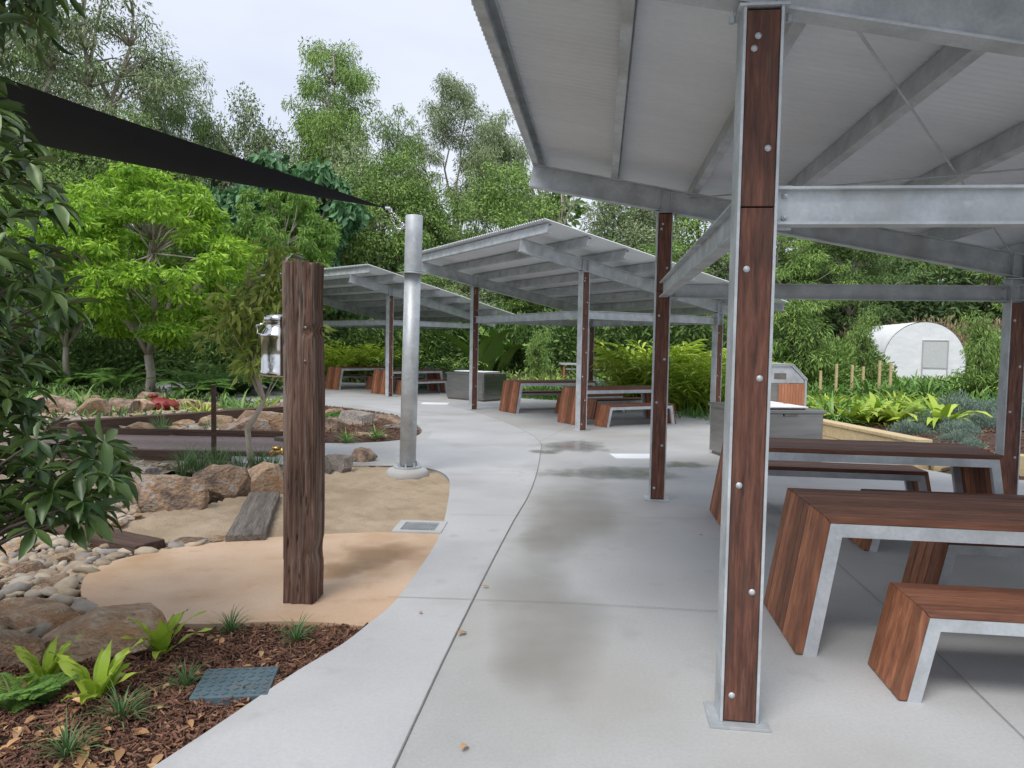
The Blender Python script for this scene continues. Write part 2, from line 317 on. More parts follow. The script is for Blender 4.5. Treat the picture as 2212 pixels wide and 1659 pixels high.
o=flat('pavement',pave,0,'conc'); tag(o,kind='structure',label='grey concrete paving under and between the picnic shelters')
jl=catmull([G(*p) for p in [(770,1830),(850,1659),(905,1540),(960,1422),(1020,1300),(1065,1210),(1110,1125),(1142,1070),(1160,1020),(1167,980),(1166,955),(1130,930),(1085,910),(1035,893),(985,880),(900,866),(760,858),(620,856)]],5)
pp=[v.to_2d() for v in edge if v.y<G(860,1004).y and v.x>-9]+[v.to_2d() for v in catmull([G(*p) for p in [(865,1003),(850,985),(880,965),(925,945),(930,930),(905,908),(850,890),(760,874),(620,866)]],4)]+[v.to_2d() for v in reversed(jl)]
o=flat('path',pp,.004,'path',skirt=.02); tag(o,kind='structure',label='lighter smooth concrete path strip curving along the sand pit')
def strip(name,pts,wd,z,mt):
    vs=[];fs=[];n=len(pts)
    for i,p in enumerate(pts):
        d=(pts[min(i+1,n-1)]-pts[max(i-1,0)]).to_2d().normalized(); q=Vector((-d.y,d.x))*wd/2
        vs+=[(p.x+q.x,p.y+q.y,z),(p.x-q.x,p.y-q.y,z)]
    for i in range(n-1): fs.append((2*i,2*i+1,2*i+3,2*i+2))
    me=bpy.data.meshes.new(name); me.from_pydata(vs,[],fs); o=link(name,me,mt); return tag(o,kind='structure')
strip('paving_joint',jl,.007,.0085,'joint')
for a in [[(838,1291),(1200,1303),(1560,1323)],[(972,1113),(1240,1117),(1540,1122)],[(974,1026),(1160,1027)],[(1160,1027),(1540,1042),(1900,1060)],[(1640,1070),(1805,1215),(2010,1400),(2212,1597),(2400,1790)],[(1167,952),(1350,945),(1530,942)],[(930,898),(1060,892)],[(1165,955),(1260,905),(1330,880)]]:
    strip('paving_joint',[G(*p) for p in a],.0045,.0085,'joint')
def film(name,cx,cy,rx,ry,seed,z,mt,n=56,rough=.25):
    rr=random.Random(seed); ph=[rr.random()*6.28 for _ in range(5)]; vs=[tuple(G(cx,cy,z))];fs=[];fa=[.75]
    rings=[(.35,.7),(.6,.52),(.8,.3),(1.0,.1),(1.2,0)]
    for s_,a in rings:
        for i in range(n):
            t=2*PI*i/n; k=s_*(1+rough*(math.sin(2*t+ph[0])*.5+math.sin(3*t+ph[1])*.4+math.sin(5*t+ph[2])*.3+math.sin(9*t+ph[3])*.12))
            vs.append(tuple(G(cx+rx*k*math.cos(t),cy+ry*k*math.sin(t),z))); fa.append(a)
    for i in range(n): fs.append((0,1+(i+1)%n,1+i))
    for j in range(len(rings)-1):
        for i in range(n): a=1+j*n; fs.append((a+i,a+(i+1)%n,a+n+(i+1)%n,a+n+i))
    me=bpy.data.meshes.new(name); me.from_pydata(vs,[],fs); at=me.attributes.new('film','FLOAT','POINT'); at.data.foreach_set('value',fa)
    return tag(link(name,me,mt),kind='structure')
for k,a in enumerate([(1240,963,95,13),(1330,1021,165,18),(1480,1003,65,8),(1180,975,40,6)]): film('puddle',*a,k,.0125,'wet')
for k,a in enumerate([(1230,1120,130,95),(1170,1360,150,220)]): film('stain',*a,k+30,.0045+.0012*k,'stain',rough=.2)
slab_px=[(174,1272),(190,1238),(240,1212),(330,1191),(440,1174),(560,1162),(700,1153),(850,1148),(960,1146),(946,1180),(912,1232),(860,1300),(806,1348),(700,1343),(600,1341),(500,1345),(400,1346),(300,1338),(225,1318),(185,1296)]
o=flat('slab',[v.to_2d() for v in catmull([G(*p) for p in slab_px],5,True)],-.003,'slab'); tag(o,kind='structure',label='salmon tinted concrete pad around the timber post')
for k,a in enumerate([(815,1200,105,32),(740,1228,80,22)]): film('wet_patch',*a,k+9,.0015+.001*k,'wetslab',rough=.3)
def patch(name,poly,step,zf,mt,kind='structure'):
    xs=[p[0] for p in poly]; ys=[p[1] for p in poly]
    X=np.arange(min(xs),max(xs)+step,step);Y=np.arange(min(ys),max(ys)+step,step)
    gx,gy=np.meshgrid(X,Y,indexing='ij'); P=np.stack([gx.ravel(),gy.ravel()],1); z=zf(P)
    V=np.column_stack([P,z]); ny=len(Y); idx=np.arange(len(X)*ny).reshape(len(X),ny)
    q=np.stack([idx[:-1,:-1],idx[1:,:-1],idx[1:,1:],idx[:-1,1:]],-1).reshape(-1,4)
    c=P[q].mean(1); q=q[inpoly(c,poly)]
    o=npmesh(name,V,q,mt,smooth=True); return tag(o,kind=kind)
def nzs(P,s,off=0): return np.array([noise.noise(Vector((x*s+off,y*s,off))) for x,y in P])
sand_poly=[G(*p).to_2d() for p in [(945,1175),(1000,1100),(1005,1040),(985,1008),(880,995),(800,992),(690,995),(600,1030),(500,1070),(400,1090),(290,1100),(190,1125),(130,1160),(250,1215),(440,1195),(700,1175)]]
patch('sand',sand_poly,.04,lambda P:-.036+.022*nzs(P,4)+.026*nzs(P,11,3)+.018*nzs(P,24,5),'sand')
mulch_poly=[G(*p).to_2d() for p in [(420,1659),(600,1510),(760,1410),(840,1340),(700,1325),(500,1325),(300,1320),(190,1285),(80,1330),(-150,1380),(-600,1480),(-900,1900),(0,2300),(300,1900)]]
mz=lambda P:-.035+.03*nzs(P,2)+.02*nzs(P,9,3)
patch('mulch',mulch_poly,.05,mz,'mulchbase')
creek_poly=[G(*p).to_2d() for p in [(-400,1400),(60,1400),(200,1320),(200,1250),(420,1180),(300,1130),(290,1060),(370,1010),(620,1010),(620,870),(350,880),(100,890),(-200,900),(-500,1100)]]
patch('creek_bed',creek_poly,.12,lambda P:-.075+.05*nzs(P,1.3)+.02*nzs(P,5,3),'creek')
def Hh(P):
    P=np.asarray(P,float); d=polydist(P,pave); ins=inpoly(P,pave); d=np.where(ins,0,d)
    x=P[:,0];y=P[:,1]
    back=np.maximum(sm((y-17)/3)*sm((x+12)/6),sm((x-4.9)/.5)*sm((y-5)/3))
    amp=.95-.50*sm((x-5.5)/2)
    h=-.16+back*(.10+amp*sm((d-.2)/8))
    wall=sm((x-5.1)/.3)*sm((y-9.7)/.6)*sm((16-y)/1.5)
    h=h+wall*.24*sm(d/.3)
    h=h+sm((y-38)/60)*9+.04*sm(d/2)*np.sin(x*1.3+y*.7)*back
    return np.where(ins,-.16,h)
def H(x,y): return float(Hh([[x,y]])[0])
xs=np.concatenate([-np.geomspace(600,17,26),np.arange(-16,20,.25),np.geomspace(20.5,600,26)])
ys=np.concatenate([-np.geomspace(300,4,10),np.arange(-3,34,.25),np.geomspace(34.5,800,30)])
gx,gy=np.meshgrid(xs,ys,indexing='ij'); P=np.stack([gx.ravel(),gy.ravel()],1)
idx=np.arange(len(P)).reshape(len(xs),len(ys)); q=np.stack([idx[:-1,:-1],idx[1:,:-1],idx[1:,1:],idx[:-1,1:]],-1).reshape(-1,4)
o=npmesh('ground',np.column_stack([P,Hh(P)]),q,'earth',smooth=True); tag(o,kind='structure')
bed=[(5.5,13.6),(5.8,10.2),(6.1,9.6),(8,9.15),(13,8.4),(14,14),(9,15.5)]
patch('mulch',bed,.12,lambda P:Hh(P)+.02+.03*nzs(P,3),'mulchbase')
# ------------------------------------------------------------------ shelters
Wd=3.43; Ln=4.65; SL=.19
S1=(Vector((1.0,3.14,0)),R(-6.8)); S2=(Vector((1.32,14.0,0)),R(29.1)); S3=(Vector((-3.64,21.9,0)),R(46.5))
def loc(S,x,y,z=0):
    c,s=math.cos(S[1]),math.sin(S[1]); return Vector((S[0].x+x*c-y*s,S[0].y+x*s+y*c,z))
def make_shelter():
    root=empty('picnic_shelter',S1[0],S1[1])
    bolt=None
    for (px,py) in [(0,0),(0,Ln),(Wd,0),(Wd,Ln)]:
        ht=2.985-SL*px
        b=MB(); b.box(-.08,-.068,-.075,.075,.014,ht,Matrix.Translation((px,py,0))); b.box(.068,.08,-.075,.075,.014,ht,Matrix.Translation((px,py,0)))
        b.box(px-.067,px+.067,py-.004,py+.004,.014,ht)
        b.box(px-.10,px+.10,py-.085,py+.085,ht,ht+.012)
        sx=1 if px==0 else -1
        b.box(px+sx*.12-.035,px+sx*.12+.035,py+.0045,py+.0125,2.10,2.285)
        for s2 in (-1,1): b.lathe([(.014,0),(.014,.03),(.008,.03),(.008,.05)],6,Matrix.Translation((px+s2*.115,py,ht-.035)))
        for zz in (2.15,2.24): b.lathe([(.013,0),(.013,.012),(.007,.012),(.007,.022)],6,Matrix.Translation((px+sx*.122,py-.004,zz))@Matrix.Rotation(R(90),4,'X'))
        post=b.build('post','galv',root,bevel=.0015)
        bp=MB(); bp.box(px-.125,px+.125,py-.11,py+.11,0.001,.0135)
        bp.build('base_plate','galv',post,bevel=.001)
        for sy in (-1,1):
            y0,y1=sorted((py+sy*.006,py+sy*.069))
            for z0,z1 in ([(.02,2.180),(2.186,ht-.012)] if ht>2.6 else [(.02,2.10)]):
                MB().box(px-.066,px+.066,y0,y1,z0,z1).build('timber_infill','postwood',post,bevel=.003)
            k=0
            for z in [.13,.58,1.03,1.48,1.93,2.42,2.82,2.87]:
                if z>ht-.06 or (ht<2.6 and z>2.05): continue
                sx=(-1 if k%2==0 else 1)*.034; k+=1
                if z==2.87: sx=-.02
                X=Matrix.Translation((px+sx,py+sy*.069,z))@Matrix.Rotation(R(90*sy*-1),4,'X')
                if bolt is None:
                    bb=MB().lathe([(.0135,0),(.0135,.002),(.0105,.0022),(.0095,.0045),(.006,.0065),(.002,.0072)],12); bolt=bb.build('bolt','galv',post,smooth=True); bolt.matrix_local=X
                else:
                    c=bolt.copy(); C.objects.link(c); c.parent=post; c.matrix_local=X
    s0,s1=-1.40,4.40
    for y in (0,Ln):
        zc=3.0+.12
        b=MB().ibeam((s0,y,zc-SL*s0),(s1,y,zc-SL*s1),.235,.11,.012,.009)
        for s in (-.06,.06,Wd-.06,Wd+.06):
            z=zc-SL*s
            for sy in (-1,1): b.box(s-.004,s+.004,y+sy*.03-.0245,y+sy*.03+.0245,z-.100,z+.100)
        b.build('rafter','galv',root)
    Xs=Matrix.Rotation(math.atan(SL),4,'Y')
    for i in range(8):
        s=-1.38+i*.823; z=3.24-SL*s
        X=Matrix.Translation((s,0,z))@Xs; y0,y1=-.88,Ln+.85; b=MB()
        b.box(-.003,.003,y0,y1,0,.16,X); b.box(.003,.062,y0,y1,.155,.16,X); b.box(.003,.062,y0,y1,0,.005,X); b.box(.058,.062,y0,y1,.005,.022,X); b.box(.058,.062,y0,y1,.138,.155,X)
        b.build('purlin','galv',root)
    n=int((Ln+1.85)/.076*8); vs=[];fs=[]
    ss=[-1.47,0,1.5,3,4.47]
    for i in range(n+1):
        y=-.93+i*.076/8
        a=.0155*math.sin(2*PI*i/8)
        for s in ss: vs.append((s,y,3.434-SL*s+a))
    for i in range(n):
        for j in range(4): k=i*5+j; fs.append((k,k+5,k+6,k+1))
    me=bpy.data.meshes.new('roof_sheet'); me.from_pydata(vs,[],fs); link('roof_sheet',me,'sheet',root,smooth=True)
    zt=2.195
    for a,b_ in [((.082,0),(Wd-.082,0)),((.082,Ln),(Wd-.082,Ln)),((0,.08),(0,Ln-.08)),((Wd,.08),(Wd,Ln-.08))]:
        m=MB().ibeam((a[0],a[1],zt),(b_[0],b_[1],zt),.155,.085,.011,.008); 
        m.build('tie_beam','galv',root)
    for p,q_ in [((.25,.06),(3.35,Ln-.06)),((3.35,.06),(.25,Ln-.06))]:
        e=.0 if p[0]<1 else .02
        MB().tube([(p[0],p[1],3.2-SL*p[0]-e),(q_[0],q_[1],3.2-SL*q_[0]-e)],.0075,8).build('brace_rod','galv',root,smooth=True)
    return root
sh=make_shelter(); tag(sh,'nearest galvanised steel picnic shelter with skillion roof, its timber-filled post close to the camera','shelter')
sh2=dup(sh,S2[0],S2[1],'middle galvanised picnic shelter, roof seen whole beyond the steel pole'); sh3=dup(sh,S3[0],S3[1],'farthest picnic shelter, partly behind the weathered timber post')
# ------------------------------------------------------------------ tables and benches
def make_table(Lb,Lt,wd,h,ns,fr,name,top):
    root=empty(name,(0,0,0)); e=(Lb-Lt)/2; ln=math.hypot(e,h)
    def X(k,z): return -Lb/2+k*h/ln+(z+k*e/ln)*e/h
    t=.038; g=.008; sw=(wd-g*(ns-1))/ns
    co=(X(0,h),h); ci=(X(t,h-t),h-t)
    b=MB()
    for i in range(ns):
        y0=-wd/2+i*(sw+g); b.prism([(co[0]+.0008,h),(-co[0]-.0008,h),(-ci[0]-.0008,h-t),(ci[0]+.0008,h-t)],y0,y0+sw)
    b.build(top,'topwood',root,bevel=.004)
    for sx in (-1,1):
        b=MB()
        for i in range(ns):
            y0=-wd/2+i*(sw+g); b.prism([(sx*x,z) for x,z in [(X(0,.006),.006),(co[0],h-.0008),(ci[0],h-t-.0008),(X(t,.006),.006)]],y0,y0+sw)
        b.build('end_panel','endwood',root,bevel=.004)
    a,c=t+.001,t+fr
    for sy in (-1,1):
        y0,y1=sorted((sy*wd/2,sy*(wd/2-.045)))
        A=[(X(a,0),0),(X(a,h-a),h-a)];B=[(X(c,0),0),(X(c,h-c),h-c)]
        b=MB(); b.prism([A[0],A[1],B[1],B[0]],y0,y1); b.prism([(-x,z) for x,z in [A[0],A[1],B[1],B[0]]],y0,y1)
        b.prism([(A[1][0],h-a),(-A[1][0],h-a),(-B[1][0],h-c),(B[1][0],h-c)],y0,y1)
        b.build('frame','galv',root)
    b=MB()
    for x in (-Lt/4,0,Lt/4): b.box(x-.03,x+.03,-wd/2+.046,wd/2-.046,h-t-.05,h-t-.002)
    b.build('cross_bar','galv',root)
    return root
tb=make_table(2.42,2.18,.78,.745,8,.07,'picnic_table','tabletop'); bn=make_table(1.84,1.66,.40,.435,4,.06,'bench','seat')
first=[True,True]
def put(src,fi,S,x,y,label,group,rz=0):
    if first[fi]: o=src; first[fi]=False
    else: o=dup(src)
    o.location=loc(S,x,y); o.rotation_euler=(0,0,S[1]+rz); tag(o,label,'table' if fi==0 else 'bench',group)
for S,nm in ((S1,'nearest'),(S2,'middle'),(S3,'farthest')):
    put(tb,0,S,1.64,1.12,f'red timber slat table nearer the camera under the {nm} shelter','slatted tables under the shelters')
    put(tb,0,S,1.69,3.82,f'red timber slat table at the back of the {nm} shelter','slatted tables under the shelters')
    g='slatted benches beside the tables'
    put(bn,1,S,1.69,.47,f'low slatted bench on the camera side of the front table, {nm} shelter',g)
    put(bn,1,S,2.38,1.86,f'slatted bench just behind the front table, {nm} shelter',g)
    put(bn,1,S,2.43,3.12,f'slatted bench between the tables on the near side of the rear table, {nm} shelter',g)
    put(bn,1,S,1.76,4.6,f'slatted bench on the far side of the rear table, {nm} shelter',g)
# ------------------------------------------------------------------ barbecues
def make_bbq():
    r=empty('barbecue',(0,0,0)); w_,d_=.98,1.45
    MB().box(0,w_,0,d_,.05,.74).build('cabinet','stainless',r,bevel=.006)
    MB().box(.03,w_-.03,.03,d_-.03,.002,.049).build('plinth','iron',r)
    MB().box(-.03,w_+.03,-.03,d_+.03,.742,.785).build('benchtop','stainless',r,bevel=.008)
    for y in (.14,.80):
        MB().box(.2,.80,y,y+.5,.787,.80).build('hotplate','iron',r,bevel=.004)
        MB().box(.17,.83,y-.02,y+.52,.806,.825).build('lid','white',r,bevel=.006)
    MB().box(.02,w_-.02,-.010,-.001,.10,.70).build('door','stainless',r,bevel=.003)
    MB().box(-.010,-.001,.03,d_-.03,.10,.70).build('door','stainless',r,bevel=.003)
    MB().box(.4,.6,-.02,-.003,.705,.738).build('control_box','iron',r)
    return r
bq=make_bbq(); bq.location=(3.28,9.9,0); bq.rotation_euler=(0,0,R(9)); tag(bq,'stainless steel barbecue beside the yellow sleeper wall','barbecue','stainless barbecues')
dup(bq,(-.79,20.6,0),R(50),'stainless barbecue between the middle and far shelters')
x,y=XY(545,29.5); dup(bq,(x,y-1,0),R(60),'distant barbecue seen left of the timber post beyond the creek')
# bin enclosure
x,y=XY(1650,12.7); r=empty('bin_enclosure',(x,y,0),R(8),'grey framed bin enclosure with orange slats behind the barbecue','bin')
pr=[(0,0),(0,1.28),(.12,1.34),(.52,1.34),(.78,1.1),(.78,0)]
b=MB()
for a,c in zip(pr[:-1],pr[1:]):
    for yy in (.0,.62): b.bar((a[0],yy,a[1]),(c[0],yy,c[1]),.04,.04,(0,1,0))
for x0,z0 in pr[1:-1]: b.bar((x0,.02,z0),(x0,.60,z0),.035,.035)
b.build('frame','galv',r)
b=MB()
for i in range(9): b.box(.28+i*.053,.328+i*.053,-.03,-.006,.08,1.02)
b.build('slat_panel','orange',r,bevel=.002)
MB().box(.03,.27,-.005,.006,.08,1.02).build('door','stainless',r)
MB().prism([(.02,1.03),(.02,1.26),(.13,1.32),(.5,1.32),(.75,1.09),(.75,1.03)],.0,.01).build('hood_panel','galv',r)
MB().box(.2,.42,-.006,-.001,1.10,1.20).build('opening','iron',r)
b=MB(); b.prism([(-.02,1.30),(.12,1.365),(.53,1.365),(.81,1.10),(.80,1.085),(.525,1.35),(.125,1.35),(-.02,1.285)],-.03,.66); b.build('hood','galv',r)
MB().box(.03,.75,.64,.65,.05,1.25).build('back_panel','galv',r)
# retaining wall
r=empty('retaining_wall',(5.68,10.15,0),0,'low retaining wall of fresh yellow pine sleepers','wall')
ang=math.atan2(13.5-10.15,5.34-5.70)
X=Matrix.Rotation(ang,4,'Z')
for cz in (-.05,.15):
    for k in range(2):
        a=k*1.7+(0 if cz<0 else .004)
        MB().box(a,a+1.694,-.10,.10,cz,cz+.197,X).build('sleeper','pine',r,bevel=.012)
for k in range(2): MB().box(k*1.7-.01,k*1.7+1.68,-.13,.12,.350,.405,X).build('capping_board','pine',r,bevel=.01)
MB().box(0.12,1.7,-.09,.09,-.06,.26,Matrix.Rotation(R(-14),4,'Z')).build('sleeper','pine',r,bevel=.012)
# ------------------------------------------------------------------ timber shower post
tp=G(655,1292); r=empty('timber_post',(tp.x,tp.y,0),R(-4),'tall rough weathered timber shower post on the salmon pad','post')
nx,nz_=24,150; vs=[];fs=[]; hw,hd,ht=.097,.102,2.07
ring=[]
for i in range(4):
    for j in range(nx):
        t=j/nx*2-1
        ring.append([(t,-1),(1,t),(-t,1),(-1,-t)][i])
nr=len(ring)
for k in range(nz_+1):
    z=k/nz_*ht
    for (a,b_) in ring:
        c=noise.noise(Vector((a*2,b_*2,z*.8)))*.007+noise.noise(Vector((a*7,b_*7,z*1.5)))*.005
        cr_=abs(noise.noise(Vector((a*3.5+b_*3,b_*3.5-a*2,z*.6+4)))); c-=.013*max(0,1-cr_/.035)
        cr2=abs(noise.noise(Vector((a*8+7,b_*8,z*1.1)))); c-=.006*max(0,1-cr2/.07)
        rr=1-(.06 if abs(a)>.95 and abs(b_)>.95 else 0)
        zz=z+(noise.noise(Vector((a*3,b_*3,5)))*.03 if k==nz_ else 0)
        if a>.3: c-=.018*math.exp(-((z-1.66)/.03)**2)+.014*math.exp(-((z-.30)/.05)**2)
        vs.append((a*hw*rr+c*(1 if a>0 else -1)*(abs(a)>=abs(b_))+.005*math.sin(z*2.3),b_*hd*rr+c*(1 if b_>0 else -1)*(abs(b_)>=abs(a)),zz))
for k in range(nz_):
    for j in range(nr): fs.append((k*nr+j,k*nr+(j+1)%nr,(k+1)*nr+(j+1)%nr,(k+1)*nr+j))
fs.append(tuple(nz_*nr+j for j in range(nr)))
me=bpy.data.meshes.new('upright'); me.from_pydata(vs,[],fs); link('upright',me,'oldwood',r)
b=MB(); b.tube([(-.108,-.02,.25),(-.108,-.02,1.9),(-.108,-.02,2.06),(-.10,-.02,2.10),(-.07,-.01,2.115),(-.06,.1,2.115),(-.10,.2,2.11),(-.15,.24,2.08),(-.16,.25,2.01)],.012,8); b.build('water_pipe','iron',r,smooth=True)
b=MB().lathe([(.02,2.01),(.025,1.95),(.06,1.935),(.085,1.925),(.085,1.915)],20,Matrix.Translation((-.16,.25,0))); b.build('shower_rose','iron',r,smooth=True)
b=MB(); b.tube([(-.10,-.08,.93),(-.155,-.08,.93),(-.18,-.08,.91)],.012,8); b.lathe([(.028,.945),(.028,.955),(.012,.96)],8,Matrix.Translation((-.14,-.08,0))); b.tube([(-.092,-.08,.93),(-.11,-.08,.93)],.026,8); b.build('tap','brass',r,smooth=True)
for z,x0 in ((1.68,.045),(1.48,.043)):
    MB().lathe([(.009,0),(.009,.005),(.003,.008)],8,Matrix.Translation((x0,-.103,z))@Matrix.Rotation(R(90),4,'X')).build('bolt','iron',r)
# milk can
mc=tp+Vector((-.215,.20,1.375)); r=empty('milk_can',mc,0,'shiny metal milk can hung on the left side of the timber post','can')
MB().lathe([(.112,0),(.118,.01),(.118,.03),(.113,.035),(.113,.245),(.118,.25),(.118,.26),(.110,.27),(.095,.295),(.082,.31),(.080,.34),(.087,.345)],32).build('body','polish',r,smooth=True)
MB().lathe([(.094,.347),(.096,.355),(.094,.378),(.06,.388),(.02,.392)],28).build('lid','polish',r,smooth=True)
for s_ in (-1,1): MB().tube([(s_*.106,0,.26),(s_*.142,0,.27),(s_*.144,0,.32),(s_*.09,0,.335)],.007,8).build('handle','polish',r,smooth=True)
MB().tube([(.05,0,.39),(.06,0,.45),(.12,-.08,.5)],.006,8).build('hanger','iron',r)
# ------------------------------------------------------------------ sail pole
sp=G(880,1020); r=empty('steel_pole',(sp.x,sp.y,0),0,'round galvanised steel pole holding the black shade sail','pole')
lean=Matrix.Rotation(R(.9),4,'Y')
MB().lathe([(.101,.09),(.101,2.47)],32,lean).build('shaft','galv',r,smooth=True).data.polygons[-1].use_smooth=False
MB().lathe([(.104,2.472),(.106,2.478),(.106,3.14),(.10,3.15),(.03,3.16)],32,lean).build('upper_shaft','galv',r,smooth=True)
MB().lathe([(.102,2.445),(.165,2.447),(.165,2.455),(.102,2.457)],32,lean).build('collar','galv',r,smooth=True)
MB().lathe([(.17,.062),(.17,.078)],28).build('base_flange','galv',r)
b=MB()
for k in range(8): b.lathe([(.016,.078),(.016,.096),(.009,.096),(.009,.128)],6,Matrix.Rotation(k*PI/4,4,'Z')@Matrix.Translation((.138,0,0)))
b.build('anchor_bolt','galv',r)
b=MB(); b.lathe([(.27,-.10),(.262,.015),(.23,.045),(.17,.06)],28); o=b.build('footing','conc',r,smooth=True)
MB().tube([(-.055,0,3.03),(-.10,0,3.05),(-.12,0,3.02),(-.10,0,2.99),(-.055,0,3.0)],.008,8).build('eye_ring','galv',r,smooth=True)
# sail + chain
tip=AT(836,450,sp.y); c1=AT(-560,-55,5.6); c2=AT(-420,225,12.5)
n=24; vs=[];fs=[]
for i in range(n+1):
    t=i/n
    for j in range(n+1):
        u=j/n; e=c1.lerp(c2,u); p=tip.lerp(e,t)
        a=tip.lerp(c1.lerp(c2,.5),t); p=p+(a-p)*(.14*math.sin(PI*t)*abs(2*u-1))
        p.z-=.16*math.sin(PI*t)*math.sin(PI*u); vs.append(tuple(p))
for i in range(n):
    for j in range(n): k=i*(n+1)+j; fs.append((k,k+1,k+n+2,k+n+1))
r=empty('shade_sail',tip,0,'black triangular shade sail stretching in from the left','sail')
me=bpy.data.meshes.new('cloth'); me.from_pydata([tuple(Vector(v)-tip) for v in vs],[],fs); link('cloth',me,'sail',r,smooth=True)
MB().tube([Vector((-.02,0,0)),Vector((.04,0,0))],.02,8).build('corner_ring','galv',r)
r=empty('chain',tip,0,'short silver chain tying the sail corner to the pole','chain')
A=Vector((.03,0,0)); Bp=Vector((sp.x-.075,sp.y,3.03))-tip
def linkring(b,c,d,tw):
    d=d.normalized(); a=d.cross(Vector((0,1,0))).normalized(); s_=(Matrix.Rotation(tw,3,d)@a)
    b.tube([c+d*.024*math.cos(t)+s_*.015*math.sin(t) for t in [k*PI/5 for k in range(11)]],.006,6)
for k in range(2):
    b=MB(); m_=7+k*3
    pts=[A.lerp(Bp,i/m_)+Vector((0,0,-(.01+.13*k)*math.sin(PI*i/m_))) for i in range(m_+1)]
    for i in range(m_): linkring(b,(pts[i]+pts[i+1])/2,pts[i+1]-pts[i],PI/2*(i%2))
    b.build('chain_run','polish',r,smooth=True)
# ------------------------------------------------------------------ drain, lids
g=G(908,1139); r=empty('drain_grate',(g.x,g.y,0),R(-3),'square drain grate in a pale concrete surround on the sand edge','drain')
b=MB(); 
for a in [(-.21,.21,-.2,-.14),(-.21,.21,.14,.2),(-.21,-.15,-.1395,.1395),(.15,.21,-.1395,.1395)]: b.box(*a,-.1,.012)
b.build('surround','path',r)
b=MB()
for i in range(15): b.box(-.14+i*.02-.003,-.14+i*.02+.003,-.139,.139,-.02,.008)
for i in range(5): b.box(-.149,.149,-.12+i*.06-.003,-.12+i*.06+.003,-.022,.004)
b.build('grate','galv',r)
g=G(510,1474); r=empty('valve_lid',(g.x,g.y,.0),R(8),'blue-grey plastic valve lid with raised lozenges lying in the mulch','lid')
MB().box(-.17,.17,-.15,.15,-.05,.006).build('plate','lid',r,bevel=.006)
b=MB()
for i in range(8):
    for j in range(7):
        x0=-.145+i*.041;y0=-.125+j*.042; a=R(45 if (i+j)%2 else -45); b.box(-.014,.014,-.005,.005,.0062,.0095,Matrix.Translation((x0,y0,0))@Matrix.Rotation(a,4,'Z'))
b.build('tread_pattern','lid',r)
g=G(1370,986); o=MB().box(-.32,.32,-.22,.22,-.01,.009).build('pit_cover','white',None); o.location=(g.x,g.y,0); o.rotation_euler=(0,0,R(5)); tag(o,'white square pit cover set in the paving by the puddle','cover')
g=G(940,872); o=MB().box(-.35,.35,-.3,.3,-.01,.009).build('pit_cover','white',None); o.location=(g.x,g.y,0); tag(o,'distant white pit cover in the path near the far barbecue','cover')
# ------------------------------------------------------------------ rocks
def rockmesh(seed,flatk=1.0):
    rr=random.Random(seed); bm=bmesh.new(); bmesh.ops.create_icosphere(bm,subdivisions=5,radius=1)
    pl=[]
    for i in range(9):
        v=Vector((rr.gauss(0,1),rr.gauss(0,1),rr.gauss(0,1))).normalized(); pl.append((v,rr.uniform(.5,.85)))
    pl.append((Vector((.1,0,1)).normalized(),.75)); pl.append((Vector((0,0,-1)),.6))
    for v in bm.verts:
        d=v.co.normalized(); r_=min([p[1]/max(p[0].dot(d),.05) for p in pl]+[1.15])
        r_*=1+.03*noise.noise(d*2.5+Vector((seed,0,0)))+.02*noise.noise(d*6+Vector((seed,0,0)))+.010*noise.noise(d*15)
        v.co=d*r_
    me=bpy.data.meshes.new('rock'); bm.to_mesh(me); bm.free(); return me
RM=[rockmesh(i*3+1) for i in range(9)]
rmv={}
def rock(px0,px1,pyb,hpx,mt,label,seed=0,dp=.8,group=None,z=-.06):
    g=G((px0+px1)/2,pyb,z); sc_=1600/max(g.y,.1); wr=(px1-px0)/sc_/2; hr=hpx/sc_
    key=(seed%9,mt)
    if key not in rmv: me=RM[seed%9].copy(); me.materials.append(M[mt]); rmv[key]=me
    o=bpy.data.objects.new('boulder',rmv[key]); C.objects.link(o)
    o.scale=(wr*1.2,wr*dp,hr*.9); o.location=(g.x,g.y+wr*dp*.75,z+hr*.4); o.rotation_euler=(random.uniform(-.1,.1),random.uniform(-.1,.1),random.uniform(-.3,.3))
    return tag(o,label,'rock',group)
rk=[(283,412,1110,72,'rock','large rusty brown boulder, leftmost of the row along the sand pit'),
(412,512,1085,72,'rock','pointed grey-brown boulder second from left beside the sand pit'),
(508,614,1076,66,'rocko','angular orange boulder touching the left of the timber post'),
(262,345,1065,50,'rockg','grey stone behind the large rusty boulder'),
(748,806,1008,34,'rock','brown rock at the top edge of the sand right of the timber post'),
(702,757,1026,40,'rockg','grey pointed rock just right of the timber post'),
(676,712,1030,42,'rockg','small rock half hidden by the timber post'),
(-20,135,1378,74,'rocko','wet orange slab rock at the left edge above the mulch'),
(40,285,1440,100,'rocko','big flat tan rock behind the nest ferns'),
(-60,60,1460,80,'rocko','tan rock cut by the left frame edge beside the ferns'),
(0,70,1262,40,'rock','brown stone among pebbles at the left edge'),
(80,160,1232,28,'rocko','flat orange stone among the pebbles left of the pad'),
(-30,60,1215,30,'rocko','flat tan slab at the left edge under the hanging leaves'),
(60,140,1290,30,'rocko','tan flat stone beside the left end of the pad'),
(150,215,1180,24,'rock','brown flat stone among the pebbles below the dark sleeper'),
(380,440,1182,16,'rock','flat stone on the lower sand border beside the sleeper'),
(430,478,1172,12,'rocko','small flat stone left of the grey sleeper'),
(300,370,1196,18,'rockg','flat grey stone on the border above the salmon pad')]
for i,a in enumerate(rk): rock(*a[:4],a[4],a[5],seed=i)
